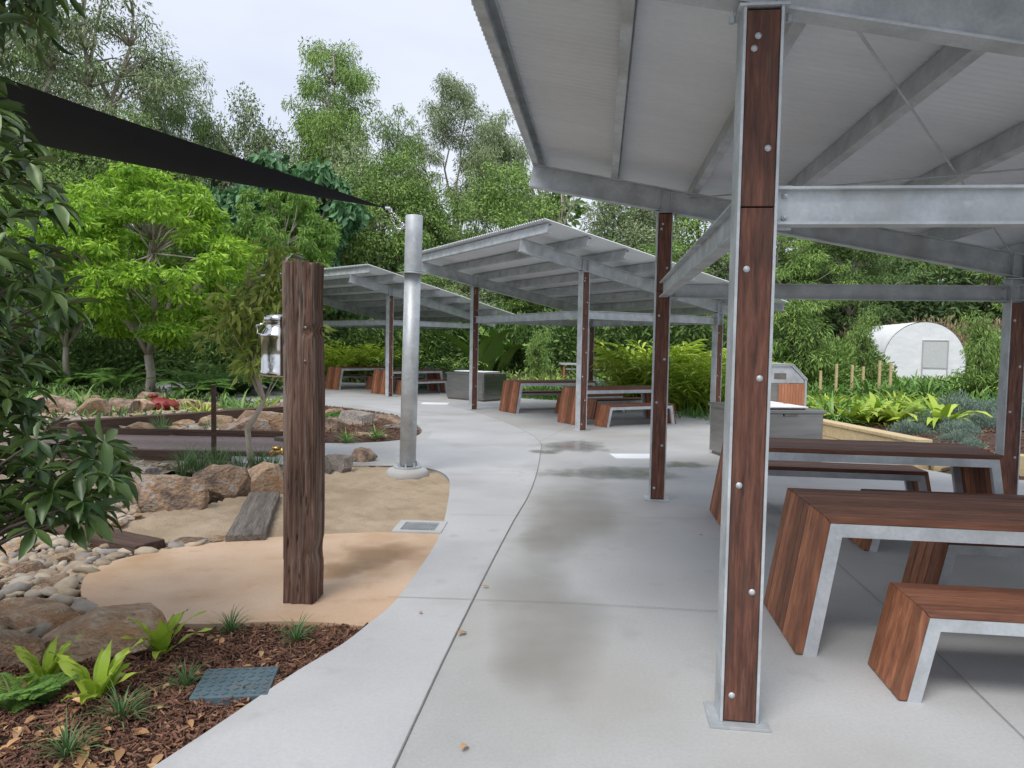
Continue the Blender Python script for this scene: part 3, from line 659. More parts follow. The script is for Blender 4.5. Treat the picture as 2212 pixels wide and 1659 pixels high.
far_r=[(150,232,905,40,'rocko'),(230,300,900,34,'rock'),(262,322,898,30,'rocko'),(375,425,892,26,'rocko'),(60,150,900,40,'rock'),(340,400,925,22,'rocko'),(470,560,950,45,'rock'),(520,612,945,50,'rocko'),(430,490,930,30,'rocko'),(100,170,945,28,'rocko'),(200,262,925,22,'rock'),(690,740,945,38,'rock'),(735,800,930,38,'rockg'),(790,860,925,26,'rock'),(835,890,935,18,'rockg'),(140,200,880,24,'rocko'),(300,350,870,20,'rock'),(695,735,905,20,'rocko'),(580,640,900,28,'rock'),(0,60,930,30,'rock'),(420,470,895,22,'rocko'),(760,830,953,14,'rocko'),(270,330,940,24,'rocko')]
for i,a in enumerate(far_r):
    side='in the planted island right of the timber post' if a[0]>=690 else 'in the dry creek beyond the little bridge'
    rock(a[0],a[1],a[2],a[3],a[4],{'rocko':'tan orange','rock':'brown','rockg':'grey brown'}[a[4]]+' rock '+side,seed=i+2,group=('rocks in the planted island' if a[0]>=690 else 'rocks in the dry creek')+' '+a[4].replace('rocko','tan').replace('rockg','grey').replace('rock','brown'))
def slabbar(name,p,q,wd,th,mt,label,cat,z=.0):
    b=MB(); X,L=b.frame(Vector((p.x,p.y,z)),Vector((q.x,q.y,z))); n_=14; vs=[];fs=[]
    for i in range(n_+1):
        x=L*i/n_
        for (a,c) in [(-1,-1),(0,-1.02),(1,-1),(1.02,0),(1,1),(0,1.03),(-1,1),(-1.02,0)]:
            k=noise.noise(Vector((x*3,a*2+p.x,c*2)))*.1
            vs.append((x+(noise.noise(Vector((a*3,c,9)))*.03 if i in(0,n_) else 0),a*wd/2*(1+k),c*th/2*(1+k*.6)))
    for i in range(n_):
        for j in range(8): fs.append((i*8+j,i*8+(j+1)%8,(i+1)*8+(j+1)%8,(i+1)*8+j))
    fs+= [tuple(range(8))[::-1],tuple(n_*8+j for j in range(8))]
    me=bpy.data.meshes.new(name); me.from_pydata(vs,[],fs); o=link(name,me,mt,None,False,.008); o.matrix_world=X; return tag(o,label,cat)
slabbar('timber_sleeper',G(530,1168),G(572,1072),.30,.10,'sleeper','grey weathered sleeper lying across the sand left of the post','sleeper',z=.0)
slabbar('timber_sleeper',G(80,1135),G(325,1186),.26,.10,'log','dark brown sleeper edging the sand above the pebbles','sleeper',z=.0)
slabbar('fallen_log',G(120,925,.1),G(605,888,.1),.24,.24,'log','long dark log lying across the dry creek','log',z=.08)
slabbar('fallen_log',G(690,952,0),G(600,962,0),.2,.14,'sleeper','short grey log beside the bridge end','log',z=.05)
# bridge
bl=G(160,975,.0); br=G(600,983,.0)
r=empty('footbridge',(bl.x,bl.y,0),math.atan2(br.y-bl.y,br.x-bl.x),'low dark timber footbridge crossing the dry creek','bridge')
L_=(br-bl).length; b=MB()
for i in range(15): b.box(-1.2,L_,-.1+i*.1,-.1+i*.1+.094,.03,.065)
b.build('deck','deck',r,bevel=.003)
for y0 in (-.17,1.42):
    MB().box(-1.25,L_+.02,y0,y0+.06,-.16,.06 if y0<0 else .16).build('edge_beam','log',r,bevel=.005)
MB().box(-1.2,L_,-.05,.05,-.25,.025).build('bearer','log',r)
MB().box(-.027,.027,-.027,.027,-.1,.98,Matrix.Translation((L_*.72,-.24,0))).build('rail_post','log',r,bevel=.004)
MB().box(-.03,.03,-.03,.03,-.1,.55,Matrix.Translation((L_*.99,1.55,0))).build('rail_post','log',r,bevel=.004)
# sculpture
x0=G(352,888); r=empty('frog_sculpture',(x0.x,x0.y,-.05),0,'small dark red frog-shaped sculpture among creek rocks','sculpture')
bm=bmesh.new(); bmesh.ops.create_icosphere(bm,subdivisions=3,radius=1)
for v in bm.verts:
    c=v.co; v.co=Vector((c.x*.32*(1+.15*c.x),c.y*.22,c.z*.16+.17+.08*max(0,-c.x)))
me=bpy.data.meshes.new('body'); bm.to_mesh(me); bm.free(); link('body',me,'redfrog',r,smooth=True)
for s_ in (-1,1):
    MB().lathe([(.01,0),(.05,.02),(.06,.05),(.04,.09),(.005,.10)],12,Matrix.Translation((-.22,s_*.1,.33))).build('eye','redfrog',r,smooth=True)
    MB().tube([(.15,s_*.16,.2),(.05,s_*.28,.22),(.2,s_*.3,.04),(-.02,s_*.33,.03)],[.09,.07,.05,.03],8).build('leg','redfrog',r,smooth=True)
    MB().tube([(-.2,s_*.15,.2),(-.26,s_*.24,.1),(-.34,s_*.25,.02)],[.06,.04,.025],8).build('leg','redfrog',r,smooth=True)
# ------------------------------------------------------------------ tunnel greenhouse
x,y=XY(1996,27); z0=.46; r=empty('tunnel_greenhouse',(x,y,z0),R(-10),'white fabric tunnel greenhouse on the bank at right','greenhouse')
wR=1.38; prof=[]
for i in range(25):
    t=PI*i/24; prof.append((-math.cos(t)*wR,.80+math.sin(t)*1.44))
prof=[(-wR,0)]+prof+[(wR,0)]
vs=[];fs=[];ny=13
for j in range(ny):
    yy=j*.5; k=1+.012*math.cos(j*PI)
    for (a,c) in prof: vs.append((a*k,yy,c*k))
n=len(prof)
for j in range(ny-1):
    for i in range(n-1): fs.append((j*n+i,j*n+i+1,(j+1)*n+i+1,(j+1)*n+i))
me=bpy.data.meshes.new('cover'); me.from_pydata(vs,[],fs); link('cover',me,'white',r,smooth=True)
b=MB(); b.prism(prof,-.0,.02); b.build('end_wall','white',r)
MB().box(-.05,.75,-.03,-.003,.6,1.55).build('mesh_window','mesh',r)
b=MB()
for a in [(-.09,-.05,-.04,-.001,.0,1.6),(.75,.79,-.04,-.001,0,1.6),(-.049,.749,-.04,-.001,1.56,1.6),(-.049,.749,-.04,-.001,.56,.595)]: b.box(*a)
b.build('door_frame','path',r)
MB().box(-.049,.749,-.025,-.002,.05,.559).build('door','white',r)
x,y=XY(1212,27.5); r=empty('potting_bench',(x,y,H(x,y)),R(2),'long pale metal potting bench in the far garden','bench')
MB().box(0,2.5,0,.8,.62,.68).build('tabletop','path',r); MB().box(.2,2.6,.1,.7,.44,.5).build('shelf','galv',r)
MB().box(1.2,2.7,.85,.95,.82,.92).build('rail','topwood',r)
for a in (.1,2.4):
    for c in (.05,.7): MB().box(a,a+.06,c,c+.06,-.2,.618).build('leg','orange',r)
for i,px in enumerate((1808,1842,1866,1901,1925,1774)):
    x,y=XY(px,20); o=MB().box(-.03,.03,-.03,.03,-.3,1.04-.07*(i%3)).build('timber_stake','pine',None,bevel=.005); o.location=(x,y,H(x,y)); tag(o,'short pale timber stake standing in the bank before the greenhouse','stake','pale stakes on the bank')
# ------------------------------------------------------------------ scatter
def ico(sub):
    bm=bmesh.new(); bmesh.ops.create_icosphere(bm,subdivisions=sub,radius=1); v=[tuple(x.co) for x in bm.verts]; f=[tuple(x.index for x in q.verts) for q in bm.faces]; bm.free(); return v,f
def sampleP(poly,n,rg,mind,tries=6):
    xs=[p[0] for p in poly];ys=[p[1] for p in poly]
    pts=np.column_stack([rg.uniform(min(xs),max(xs),n*tries),rg.uniform(min(ys),max(ys),n*tries)]); pts=pts[inpoly(pts,poly)]
    cell={};out=[]
    for p in pts:
        k=(int(p[0]//mind),int(p[1]//mind)); ok=True
        for i in (-1,0,1):
            for j in (-1,0,1):
                for q in cell.get((k[0]+i,k[1]+j),()):
                    if (q[0]-p[0])**2+(q[1]-p[1])**2<mind*mind: ok=False
        if ok: cell.setdefault(k,[]).append(p); out.append(p)
        if len(out)>=n: break
    return np.array(out)
def pebshape(seed,sub):
    v,f=ico(sub); out=[]; rr=random.Random(seed); pl=[(Vector((rr.gauss(0,1),rr.gauss(0,1),rr.gauss(0,1))).normalized(),rr.uniform(.48,.85)) for _ in range(8)]
    for c in v:
        d=Vector(c).normalized(); k=min([p[1]/max(p[0].dot(d),.05) for p in pl]+[1.08])*(1+.10*noise.noise(d*2.5+Vector((seed,0,0)))); out.append(tuple(d*k))
    return out,f
def pebbles(name,polypx,n,rg,r0,r1,mind,sub,label,z=-.05,pile=.03,smooth=True):
    poly=[G(*p).to_2d() for p in polypx]; P=sampleP(poly,n,rg,mind); m_=len(P); VV=[];FF=[]
    s_=r0+(r1-r0)*rg.random(m_)**2.2; which=rg.integers(0,6,m_)
    for w_ in range(6):
        sel=which==w_; Q=P[sel]; s=s_[sel]; k=len(Q)
        if not k: continue
        P3=np.column_stack([Q,z+s*.3+pile*rg.random(k)])
        a=rg.random(k)*6.283; D=np.column_stack([np.cos(a),np.sin(a),rg.normal(size=k)*.22]); D=nrm(D); S=nrm(np.cross(np.array([[0,0,1.]]),D)+rg.normal(size=(k,3))*.22); N=np.cross(D,S); S=np.cross(N,D)
        v,f=pebshape(w_*7+3,sub); V,Fs=inst(v,f,P3,D*s[:,None]*1.5,S*s[:,None]*(.85+.4*rg.random(k))[:,None],N*s[:,None]*(.4+.4*rg.random(k))[:,None])
        o0=len(VV); VV+=V.tolist(); FF+=[[a_+o0 for a_ in q_] for q_ in Fs]
    o=npmesh(name,VV,FF,'pebble',smooth=smooth); return tag(o,label,'pebbles',kind='stuff')
rg=np.random.default_rng(11)
pebbles('river_pebbles',[(-250,1420),(20,1400),(120,1345),(190,1330),(172,1275),(190,1235),(250,1205),(440,1172),(470,1165),(330,1185),(200,1150),(90,1140),(-200,1110)],3200,rg,.020,.078,.042,2,'mixed tan and grey river stones piled beside the salmon pad')
pebbles('river_pebbles',[(60,1150),(240,1140),(300,1110),(270,1040),(340,1010),(420,1000),(200,1000),(100,1050)],1400,rg,.025,.08,.055,1,'pebbles between the boulders and the footbridge',smooth=False)
pebbles('river_pebbles',[(80,948),(-100,950),(-100,885),(300,880),(620,885),(620,950)],2600,rg,.05,.17,.12,1,'larger creek stones beyond the footbridge',z=-.06,smooth=False)
TB=([(-.5,-.5,-.5),(.5,-.5,-.5),(.5,.5,-.5),(-.5,.5,-.5),(-.5,-.5,.5),(.5,-.5,.5),(.5,.5,.5),(-.5,.5,.5)],[(0,3,2,1),(4,5,6,7),(0,1,5,4),(1,2,6,5),(2,3,7,6),(3,0,4,7)])
def chips(poly,n,l0,l1,zf,rg,name='bark_mulch'):
    xs=[p[0] for p in poly];ys=[p[1] for p in poly]
    P=np.column_stack([rg.uniform(min(xs),max(xs),n*3),rg.uniform(min(ys),max(ys),n*3)]); P=P[inpoly(P,poly)][:n]; m_=len(P)
    D=rg.normal(size=(m_,3)); D[:,2]*=.35; D,S,N=basis(D,rg); l=(l0+(l1-l0)*rg.random(m_)**2)[:,None]
    V,Fs=inst(TB[0],TB[1],np.column_stack([P,zf(P)+.006+.02*rg.random(m_)]),D*l,S*l*.2,N*l*.12)
    o=npmesh(name,V,Fs,'chip'); return tag(o,kind='stuff')
vis=[G(*p).to_2d() for p in [(330,1675),(480,1562),(640,1454),(740,1394),(795,1348),(600,1344),(400,1348),(280,1342),(200,1335),(100,1380),(-120,1420),(-250,1760),(200,1760)]]
o=chips(vis,17000,.012,.05,mz,rg); tag(o,'dark red-brown bark mulch in the near garden bed','mulch')
o=chips(bed,6000,.03,.10,lambda P:Hh(P)+.03,rg); tag(o,'bark mulch on the right-hand bank','mulch')
isl=[G(*p).to_2d() for p in [(690,957),(840,953),(911,932),(850,896),(700,877),(620,880),(620,955)]]
patch('mulch',isl,.1,lambda P:-.03+.05*nzs(P,2)+.06*sm(polydist(P,isl)/.6),'mulchbase')
o=chips(isl,2500,.03,.08,lambda P:-.0+.06*sm(polydist(P,isl)/.6),rg); tag(o,'bark mulch on the small planted island','mulch')
def litter(name,poly,n,L,rg,zf,label):
    xs=[p[0] for p in poly];ys=[p[1] for p in poly]
    P=np.column_stack([rg.uniform(min(xs),max(xs),n*4),rg.uniform(min(ys),max(ys),n*4)]); P=P[inpoly(P,poly)][:n]; m_=len(P)
    D=rg.normal(size=(m_,3)); D[:,2]*=.15; D=nrm(D); S=nrm(np.cross(np.array([[0,0,1.]]),D)+rg.normal(size=(m_,3))*.2); N=np.cross(D,S)
    l=(L*(.5+rg.random(m_)))[:,None]; V,Fs=inst(LD[0],LD[1],np.column_stack([P,zf(P)+.03]),D*l,S*l*.5,N*l*1.2)
    o=npmesh(name,V,Fs,'dryleaf',smooth=True); return tag(o,label,'leaves',kind='stuff')
litter('fallen_leaves',vis,100,.045,rg,mz,'small dry leaves scattered over the near mulch')
litter('fallen_leaves',[G(*p).to_2d() for p in [(-30,1700),(-20,1560),(150,1540),(380,1560),(330,1670)]],55,.07,rg,mz,'larger dry tan leaves at the bottom left corner')
for i,(px,py,l,a,lb) in enumerate([(1040,1271,.05,.2,'curled dry leaf on the path joint beyond the slab end'),(988,1376,.07,.9,'tan dry leaf on the path, nearer than the curled one'),(910,1330,.04,2,'small dark leaf on the path beside the mulch'),(996,1628,.055,1.2,'brown leaf at the bottom edge of the paving'),(1510,1160,.04,.5,'tiny leaf on paving left of the near post')]):
    g=G(px,py); V=np.array(LD[0])*np.array([l,l*.5,l]); V[:,2]+=.014+.1*abs(V[:,1]); o=npmesh('dry_leaf',V,LD[1],'dryleaf',smooth=True); o.location=(g.x,g.y,.004); o.rotation_euler=(0,0,a); tag(o,lb,'leaf')
# ------------------------------------------------------------------ plants
def strips(n,L,W,arch,el0,el1,seed,seg=6,wave=0,prof=None,spread=.02,cup=.15):
    rr=random.Random(seed); vs=[];fs=[]
    for i in range(n):
        az=i*2.399+rr.uniform(-.3,.3); e=R(rr.uniform(el0,el1)); l=L*rr.uniform(.65,1.1); w_=W*rr.uniform(.8,1.15)
        p=Vector((math.cos(az)*spread*rr.random(),math.sin(az)*spread*rr.random(),0)); ar=arch*rr.uniform(.6,1.3)
        side=Vector((-math.sin(az),math.cos(az),0)); tw=rr.uniform(-.4,.4); k=len(vs)
        for j in range(seg+1):
            t=j/seg; ee=e-ar*t*t; d=Vector((math.cos(az)*math.cos(ee),math.sin(az)*math.cos(ee),math.sin(ee)))
            if j: p=p+d*(l/seg)
            ww=(w_/2)*(prof(t) if prof else (1-t**3)*(.55+.45*min(1,t*4)))
            nrm_=d.cross(side); s_=(side+nrm_*tw*t)
            wv=nrm_*(wave*w_*math.sin(t*14+i)) 
            vs+= [tuple(p+s_*ww+nrm_*-cup*ww*-1+wv),tuple(p),tuple(p-s_*ww+nrm_*cup*ww-wv)]
        for j in range(seg):
            a=k+j*3; fs+=[(a,a+1,a+4,a+3),(a+1,a+2,a+5,a+4)]
    return vs,fs
nestprof=lambda t: max(.02,math.sin(PI*min(1,.12+t*.9))**.7)
def fern(nf,L,seed,npin=14,pl=.11):
    rr=random.Random(seed);P=[];D=[]
    vs,fs=strips(nf,L,.012,1.2,35,70,seed,seg=8)
    per=27
    for i in range(nf):
        c=[Vector(vs[i*per+j*3+1]) for j in range(9)]
        for k in range(1,npin*2):
            t=k/(npin*2)*8; j=min(7,int(t)); p=c[j].lerp(c[j+1],t-j); d=(c[j+1]-c[j]).normalized(); s_=d.cross(Vector((0,0,1))).normalized()
            for sg in (-1,1): P.append(p); D.append((s_*sg+d*.35+Vector((0,0,-.15)))*(math.sin(PI*min(1,.1+.85*k/(npin*2)))+.05))
    P=np.array(P);D=np.array(D); ln=np.linalg.norm(D,axis=1)[:,None]; d=D/ln; S=nrm(np.cross(d,np.array([[0,0,1.]]))); N=np.cross(d,S)
    V,Fs=inst(LQ[0],LQ[1],P,d*ln*pl,S*pl*.22,N*pl*.3)
    k=len(vs); return vs+V.tolist(),fs+[tuple(a+k for a in f) for f in Fs]
def cane(n,L,seed,ll=.26,lw=.045):
    rr=random.Random(seed);P=[];D=[];vs,fs=strips(n,L,.018,1.35,55,85,seed,seg=8,spread=.35); per=27
    for i in range(n):
        c=[Vector(vs[i*per+j*3+1]) for j in range(9)]; 
        for k in range(3,17):
            t=k/17*8; j=min(7,int(t)); p=c[j].lerp(c[j+1],t-j); d=(c[j+1]-c[j]).normalized(); s_=d.cross(Vector((0,0,1))).normalized()*(1 if k%2 else -1)
            P.append(p);D.append(s_*.8+d*.8+Vector((0,0,rr.uniform(-.1,.25))))
    rgx=np.random.default_rng(seed); V,Fs=leaves(np.array(P),np.array(D),ll,lw,rgx,LD,upw=.8); k=len(vs)
    return vs+V.tolist(),fs+[tuple(a+k for a in f) for f in Fs]
def dome(n,rx,h,L,W,seed,up=.6):
    rgx=np.random.default_rng(seed); d=nrm(rgx.normal(size=(n,3))); d[:,2]=np.abs(d[:,2]); rr=.45+.55*rgx.random(n)**.5
    lump=1+.22*np.sin(d[:,0]*5+seed)*np.cos(d[:,1]*6+seed)
    P=d*(rr*lump)[:,None]*np.array([rx,rx,h]); D=d+rgx.normal(size=(n,3))*.5+np.array([0,0,up])
    return leaves(P,D,L,W,rgx,LQ)
protos={}
def plant(kind,x,y,z,s,label,cat='plant',group=None,rz=None):
    if kind not in protos:
        k=kind
        if k=='nest': v,f=strips(17,.44,.085,.9,38,80,5,seg=8,wave=.12,prof=nestprof); mt='L_nest'
        elif k=='nest_green': v,f=strips(22,.6,.085,1.3,25,70,6,seg=7,wave=.08,prof=nestprof); mt='L_ginger'
        elif k=='tuft': v,f=strips(60,.30,.010,1.3,30,85,7,seg=5); mt='L_grass'
        elif k=='strap': v,f=strips(34,.42,.024,1.5,30,80,8,seg=6); mt='L_strap'
        elif k=='bigstrap': v,f=strips(40,.95,.06,1.3,35,80,9,seg=6,spread=.1); mt='L_strap'
        elif k=='limestrap': v,f=strips(40,.8,.05,1.3,35,80,19,seg=6,spread=.1); mt='L_ginger'
        elif k=='tallgrass': v,f=strips(90,.55,.009,.9,55,88,10,seg=5,spread=.12); mt='L_grass'
        elif k=='fern': v,f=fern(12,.36,3,14,.085); mt='L_fern'
        elif k=='bigfern': v,f=fern(14,1.5,4,18,.32); mt='L_fern'
        elif k=='cane': v,f=cane(46,1.5,5); mt='L_ginger'
        elif k=='canedark': v,f=cane(40,1.3,6); mt='L_mid'
        elif k=='lav': v,f=dome(2600,.55,.5,.10,.016,7,1.2); mt='L_lav'
        elif k=='lowgreen': v,f=dome(1500,.6,.35,.10,.05,8,.4); mt='L_strap'
        elif k=='shrub': v,f=dome(4500,1.0,1.5,.13,.05,9,.2); mt='L_mid'
        elif k=='shrubdark': v,f=dome(4500,1.1,1.5,.13,.05,10,.2); mt='L_dark'
        elif k=='dry': v,f=dome(5000,1.6,1.3,.12,.03,12,.8); mt='L_dry'
        elif k=='banana': v,f=strips(9,1.9,.42,1.1,55,82,13,seg=8,wave=.03); mt='L_mid'
        elif k=='red': v,f=strips(26,.5,.04,1.0,40,85,14); mt='redfrog'
        o=npmesh('x',v,f,mt,smooth=k not in('lav','lowgreen','shrub','shrubdark','dry')); protos[kind]=o.data; bpy.data.objects.remove(o)
    nm={'nest':'nest_fern','nest_green':'nest_fern','tuft':'grass_tuft','strap':'strap_plant','bigstrap':'strap_plant','limestrap':'strap_plant','tallgrass':'grass_tuft','fern':'fern','bigfern':'fern','cane':'ginger_clump','canedark':'ginger_clump','lav':'grey_shrub','lowgreen':'low_shrub','shrub':'shrub','shrubdark':'shrub','dry':'dry_shrub','banana':'banana_plant','red':'red_plant'}[kind]
    o=bpy.data.objects.new(nm,protos[kind]); C.objects.link(o); o.location=(x,y,z); o.scale=(s,s,s) if not hasattr(s,'__len__') else s
    o.rotation_euler=(0,0,random.uniform(0,6.28) if rz is None else rz); return tag(o,label,cat,group)
for (k,px,py,s,lb) in [('nest',350,1412,.66,'lime bird nest fern in mulch in front of the salmon pad'),('nest',98,1472,.58,'lime nest fern farthest left in the near bed'),('nest',212,1512,.70,'wide yellow-green nest fern closest to the camera'),
  ('tuft',498,1366,.62,'small grass tuft against the middle of the pad edge'),('tuft',640,1382,.62,'small grass tuft nearest the path end of the pad'),('tuft',402,1482,.55,'grass tuft just left of the blue-grey lid'),('tuft',262,1556,.7,'dark grass tuft below the widest nest fern'),('tuft',145,1632,.66,'grass tuft at the bottom left corner'),('tuft',310,1368,.45,'grass tuft behind the front-centre nest fern'),
  ('fern',30,1530,.62,'soft dark fern at the left edge under the nest ferns'),('fern',100,1515,.5,'small fern between the two left nest ferns')]:
    g=G(px,py,-.02); plant(k,g.x,g.y,-.03,s,lb)
for i,(px,py,s) in enumerate([(395,1030,.75),(430,1025,.85),(470,1022,.8),(520,1022,.7),(560,1018,.75),(590,1015,.6),(410,1008,.7),(350,938,.8),(455,935,.7),(540,905,.6)]):
    g=G(px,py,-.05); plant('tallgrass',g.x,g.y,-.06,s,'thin upright grass between the boulders and the footbridge' if py>1000 else 'small green grass clump among the creek stones',group='grasses behind the boulders' if py>1000 else 'grasses in the creek')
for i,(px,py,s,lb) in enumerate([(748,957,.8,'strap-leaf plant at the front of the island, left one'),(812,950,.85,'strap-leaf plant at the front of the island, right one'),(770,905,.6,'small strap plant high on the island')]):
    g=G(px,py,0); plant('strap',g.x,g.y,0,s,lb)
for i in range(7):
    g=G(700+i*14,915-4*(i%3),0); plant('lowgreen',g.x,g.y,-.02,.45,'low green creeping shrub on the island',group='creeping shrubs on the island')
for px,Y,s,k in [(440,15.5,.9,'limestrap'),(480,17,.8,'bigstrap'),(520,16,.8,'bigstrap'),(575,17.5,.9,'limestrap'),(180,17,.8,'bigstrap'),(240,18.5,.7,'bigstrap'),(300,17,.6,'bigstrap'),(390,17.5,.7,'limestrap'),(120,18,.8,'bigstrap'),(30,16,.9,'bigstrap'),(70,19,.9,'bigstrap')]:
    x,y=XY(px,Y); plant(k,x,y,-.1,s,('lime' if k[0]=='l' else 'dark green')+' strap plant along the far creek bank',group='strap plants along the creek bank '+k)
for px,Y,s in [(420,20,1),(495,21,1.1),(455,23,1.2),(530,22,.9),(250,23,1),(160,24,1.1),(60,24,1.2),(590,24,1)]:
    x,y=XY(px,Y); plant('bigfern',x,y,.0,s,'arching dark fern in the shade beyond the creek',group='arching ferns beyond the creek')
def row(kind,px0,px1,Y0,Y1,n,s,label,group,jit=.25):
    for i in range(n):
        px=px0+(px1-px0)*(i+.5)/n+random.uniform(-6,6); Y=Y0+(Y1-Y0)*(i+.5)/n+random.uniform(-.5,.5); x,y=XY(px,Y); plant(kind,x,y,H(x,y)-.03,s*random.uniform(1-jit,1+jit),label,group=group)
row('cane',690,860,31.5,31,7,1.0,'yellow-green ginger clump behind the farthest shelter','ginger clumps behind the farthest shelter')
row('canedark',850,1000,30,28,5,1.0,'dark leafy clump left of the middle shelter posts','dark leafy clumps behind the far barbecue')
row('lav',880,1010,27,25.5,6,1.3,'grey-green shrub behind the far barbecue','grey shrubs behind the far barbecue')
row('bigstrap',1020,1330,25,22.5,12,.9,'dark strap plant on the bank behind the middle shelter','strap plants behind the middle shelter')
row('limestrap',1080,1240,26.5,25,6,.9,'bright strap plant on the upper bank behind the middle shelter','bright strap plants on the upper bank')
row('lowgreen',980,1340,23.9,21.2,12,1.0,'low green mound at the edge of the paving behind the middle tables','low mounds behind the middle tables')
row('lav',1190,1330,24,22.5,5,1.0,'grey-green shrub on the bank by the potting bench','grey shrubs by the potting bench')
row('cane',1375,1560,20.6,18.6,7,1.3,'large arching yellow-green ginger clump right of the middle shelter','large ginger clumps',.1)
row('cane',1370,1500,21.8,21,3,1.35,'rear arching ginger clump right of the middle shelter','rear ginger clumps',.1)
row('bigstrap',1480,1560,18.4,17.2,4,.7,'dark strap plant at the foot of the ginger clumps','strap plants below the gingers')
row('lowgreen',1330,1500,21,19.2,6,.8,'low mound beneath the ginger clumps','mounds below the gingers')
row('strap',1470,1545,17.6,16.4,4,1.3,'small strap plant at the paving edge near the ginger','small straps at the paving edge')
row('nest_green',1775,1900,16,15,9,1.4,'broad green nest fern behind the sleeper wall','nest ferns behind the sleeper wall')
row('nest_green',1820,2060,14.5,13.2,14,1.25,'bright nest fern on the bank above the mulch','nest ferns above the mulch')
row('limestrap',1770,2060,18,16.5,14,1.05,'lime strap plant higher on the right bank','lime straps on the right bank')
row('bigstrap',1760,2160,20,19,14,.95,'dark strap plant near the pale stakes','dark straps near the stakes')
row('nest_green',1690,1800,18,17,6,1.4,'nest fern beyond the bin enclosure','nest ferns beyond the bin')
row('bigstrap',1770,1830,14.8,13.8,3,.7,'dark strap plant just behind the sleeper wall','dark straps behind the sleeper wall')
row('lav',1950,2150,13.0,12.3,9,.55,'silvery grey-green shrub on the mulched bank','silvery shrubs on the mulched bank')
row('lav',2060,2260,14.2,13.6,7,.75,'taller silvery shrub behind the right post','taller silvery shrubs')
row('lav',2030,2130,11.3,10.8,3,.36,'small silvery shrub low on the mulch slope','small silvery shrubs low on the slope')
row('lowgreen',1850,2100,11.2,10.5,6,.3,'tiny green plant in the mulch above the wall end','tiny plants in mulch')
row('tuft',1790,1960,12.6,11,4,.8,'small tuft in the mulch behind the wall','small tufts behind the wall')
row('canedark',2120,2260,18,17,5,.9,'dark leafy clump at far right of the bank','dark leafy clumps at far right')
x,y=XY(1792,14.4); plant('red',x,y,H(x,y),1,'small red-brown leafed plant behind the sleeper wall')
row('banana',1040,1110,30,31,3,1.3,'broad-leafed banana plant under the middle shelter roofline','banana plants')
row('shrub',1660,1800,24,22,4,1.1,'mid green shrub beyond the bin enclosure','green shrubs beyond the bin')
row('shrub',1810,1850,24,24,2,(1.1),'upright green shrub left of the greenhouse','upright shrubs by the greenhouse')
row('dry',1880,2120,34.5,34.5,5,1.9,'dry tan brown shrub behind the greenhouse','dry shrubs behind the greenhouse',.08)
row('shrubdark',700,1330,34,31,14,1.6,'dark shrub in the hedge behind the shelters','dark hedge shrubs behind the shelters')
row('shrubdark',-60,680,25,32,16,1.4,'dark shrub in the undergrowth beyond the creek','dark shrubs beyond the creek')
row('shrubdark',1330,1700,30,30,8,1.7,'dark shrub behind the ginger clumps','dark shrubs behind the gingers')
row('shrub',2140,2280,28,26,4,1.3,'green shrub right of the greenhouse','shrubs right of the greenhouse')
rg=np.random.default_rng(5)
def cover(poly,n,L,W,mt,label,hz=.12):
    xs=[p[0] for p in poly];ys=[p[1] for p in poly]
    P=np.column_stack([rg.uniform(min(xs),max(xs),n*4),rg.uniform(min(ys),max(ys),n*4)]); P=P[inpoly(P,poly)&~inpoly(P,pave)][:n]
    f=np.sin(P[:,0]*2.1)*np.cos(P[:,1]*1.7)*.5+.5
    P3=np.column_stack([P,Hh(P)+hz*rg.random(len(P))*(.4+f)]); D=rg.normal(size=P3.shape)*.6+np.array([0,0,.8])
    V,Fs=leaves(P3,D,L,W,rg); o=npmesh('ground_cover',V,Fs,mt); tag(o,label,'ground cover',kind='stuff')
cover([(-9,29.5),(-4.6,29),(-.6,25.4),(.7,22.8),(3.2,20.6),(5.2,17.8),(5.9,15.6),(16,15),(18,36),(-10,36)],20000,.16,.06,'L_mid','mixed green ground cover on the bank behind the shelters',.3)
cover([(6,14.2),(9,14),(13,14.5),(16,26),(8,26),(5.4,17.5)],7000,.2,.06,'L_strap','fresh green ground cover on the right bank below the greenhouse',.3)
cover([(-22,13),(-7.5,13.5),(-5,16.5),(-7,22),(-12,27),(-22,32)],9000,.16,.05,'L_dark','dark green ground cover beyond the creek',.25)
# ------------------------------------------------------------------ trees
def limb(b,p,q,r0,r1,rr,n=5,sag=0,k=7):
    pts=[];rad=[]
    for i in range(n+1):
        t=i/n; v=p.lerp(q,t); j=(q-p).length*.05*math.sin(PI*t)
        v=v+Vector((rr.uniform(-1,1)*j,rr.uniform(-1,1)*j,sag*math.sin(PI*t))); pts.append(v); rad.append(r0+(r1-r0)*t)
    b.tube(pts,rad,k); return pts
def crown(rgx,nc,c,rad,shell,rc,per,L,W,droop,flat=.7,gap=0):
    d=nrm(rgx.normal(size=(nc,3))); u=shell+(1-shell)*rgx.random(nc)
    lump=1+.25*np.sin(3*np.arctan2(d[:,1],d[:,0])+rgx.random()*6)*(1-np.abs(d[:,2]))
    cen=np.array(c)+d*(u*lump)[:,None]*np.array(rad)
    rcs=rc*(.6+.8*rgx.random(nc)); cnt=(per*(rcs/rc)**2).astype(int)
    idx=np.repeat(np.arange(nc),cnt); o=nrm(rgx.normal(size=(len(idx),3))); rr=rgx.random(len(idx))**.45
    off=o*rr[:,None]*rcs[idx][:,None]*np.array([1,1,flat]); P=cen[idx]+off
    D=off/rcs[idx][:,None]+rgx.normal(size=off.shape)*.5+np.array([0,0,-droop])
    V,Fs=leaves(P,D,L,W,rgx); return cen,V,Fs
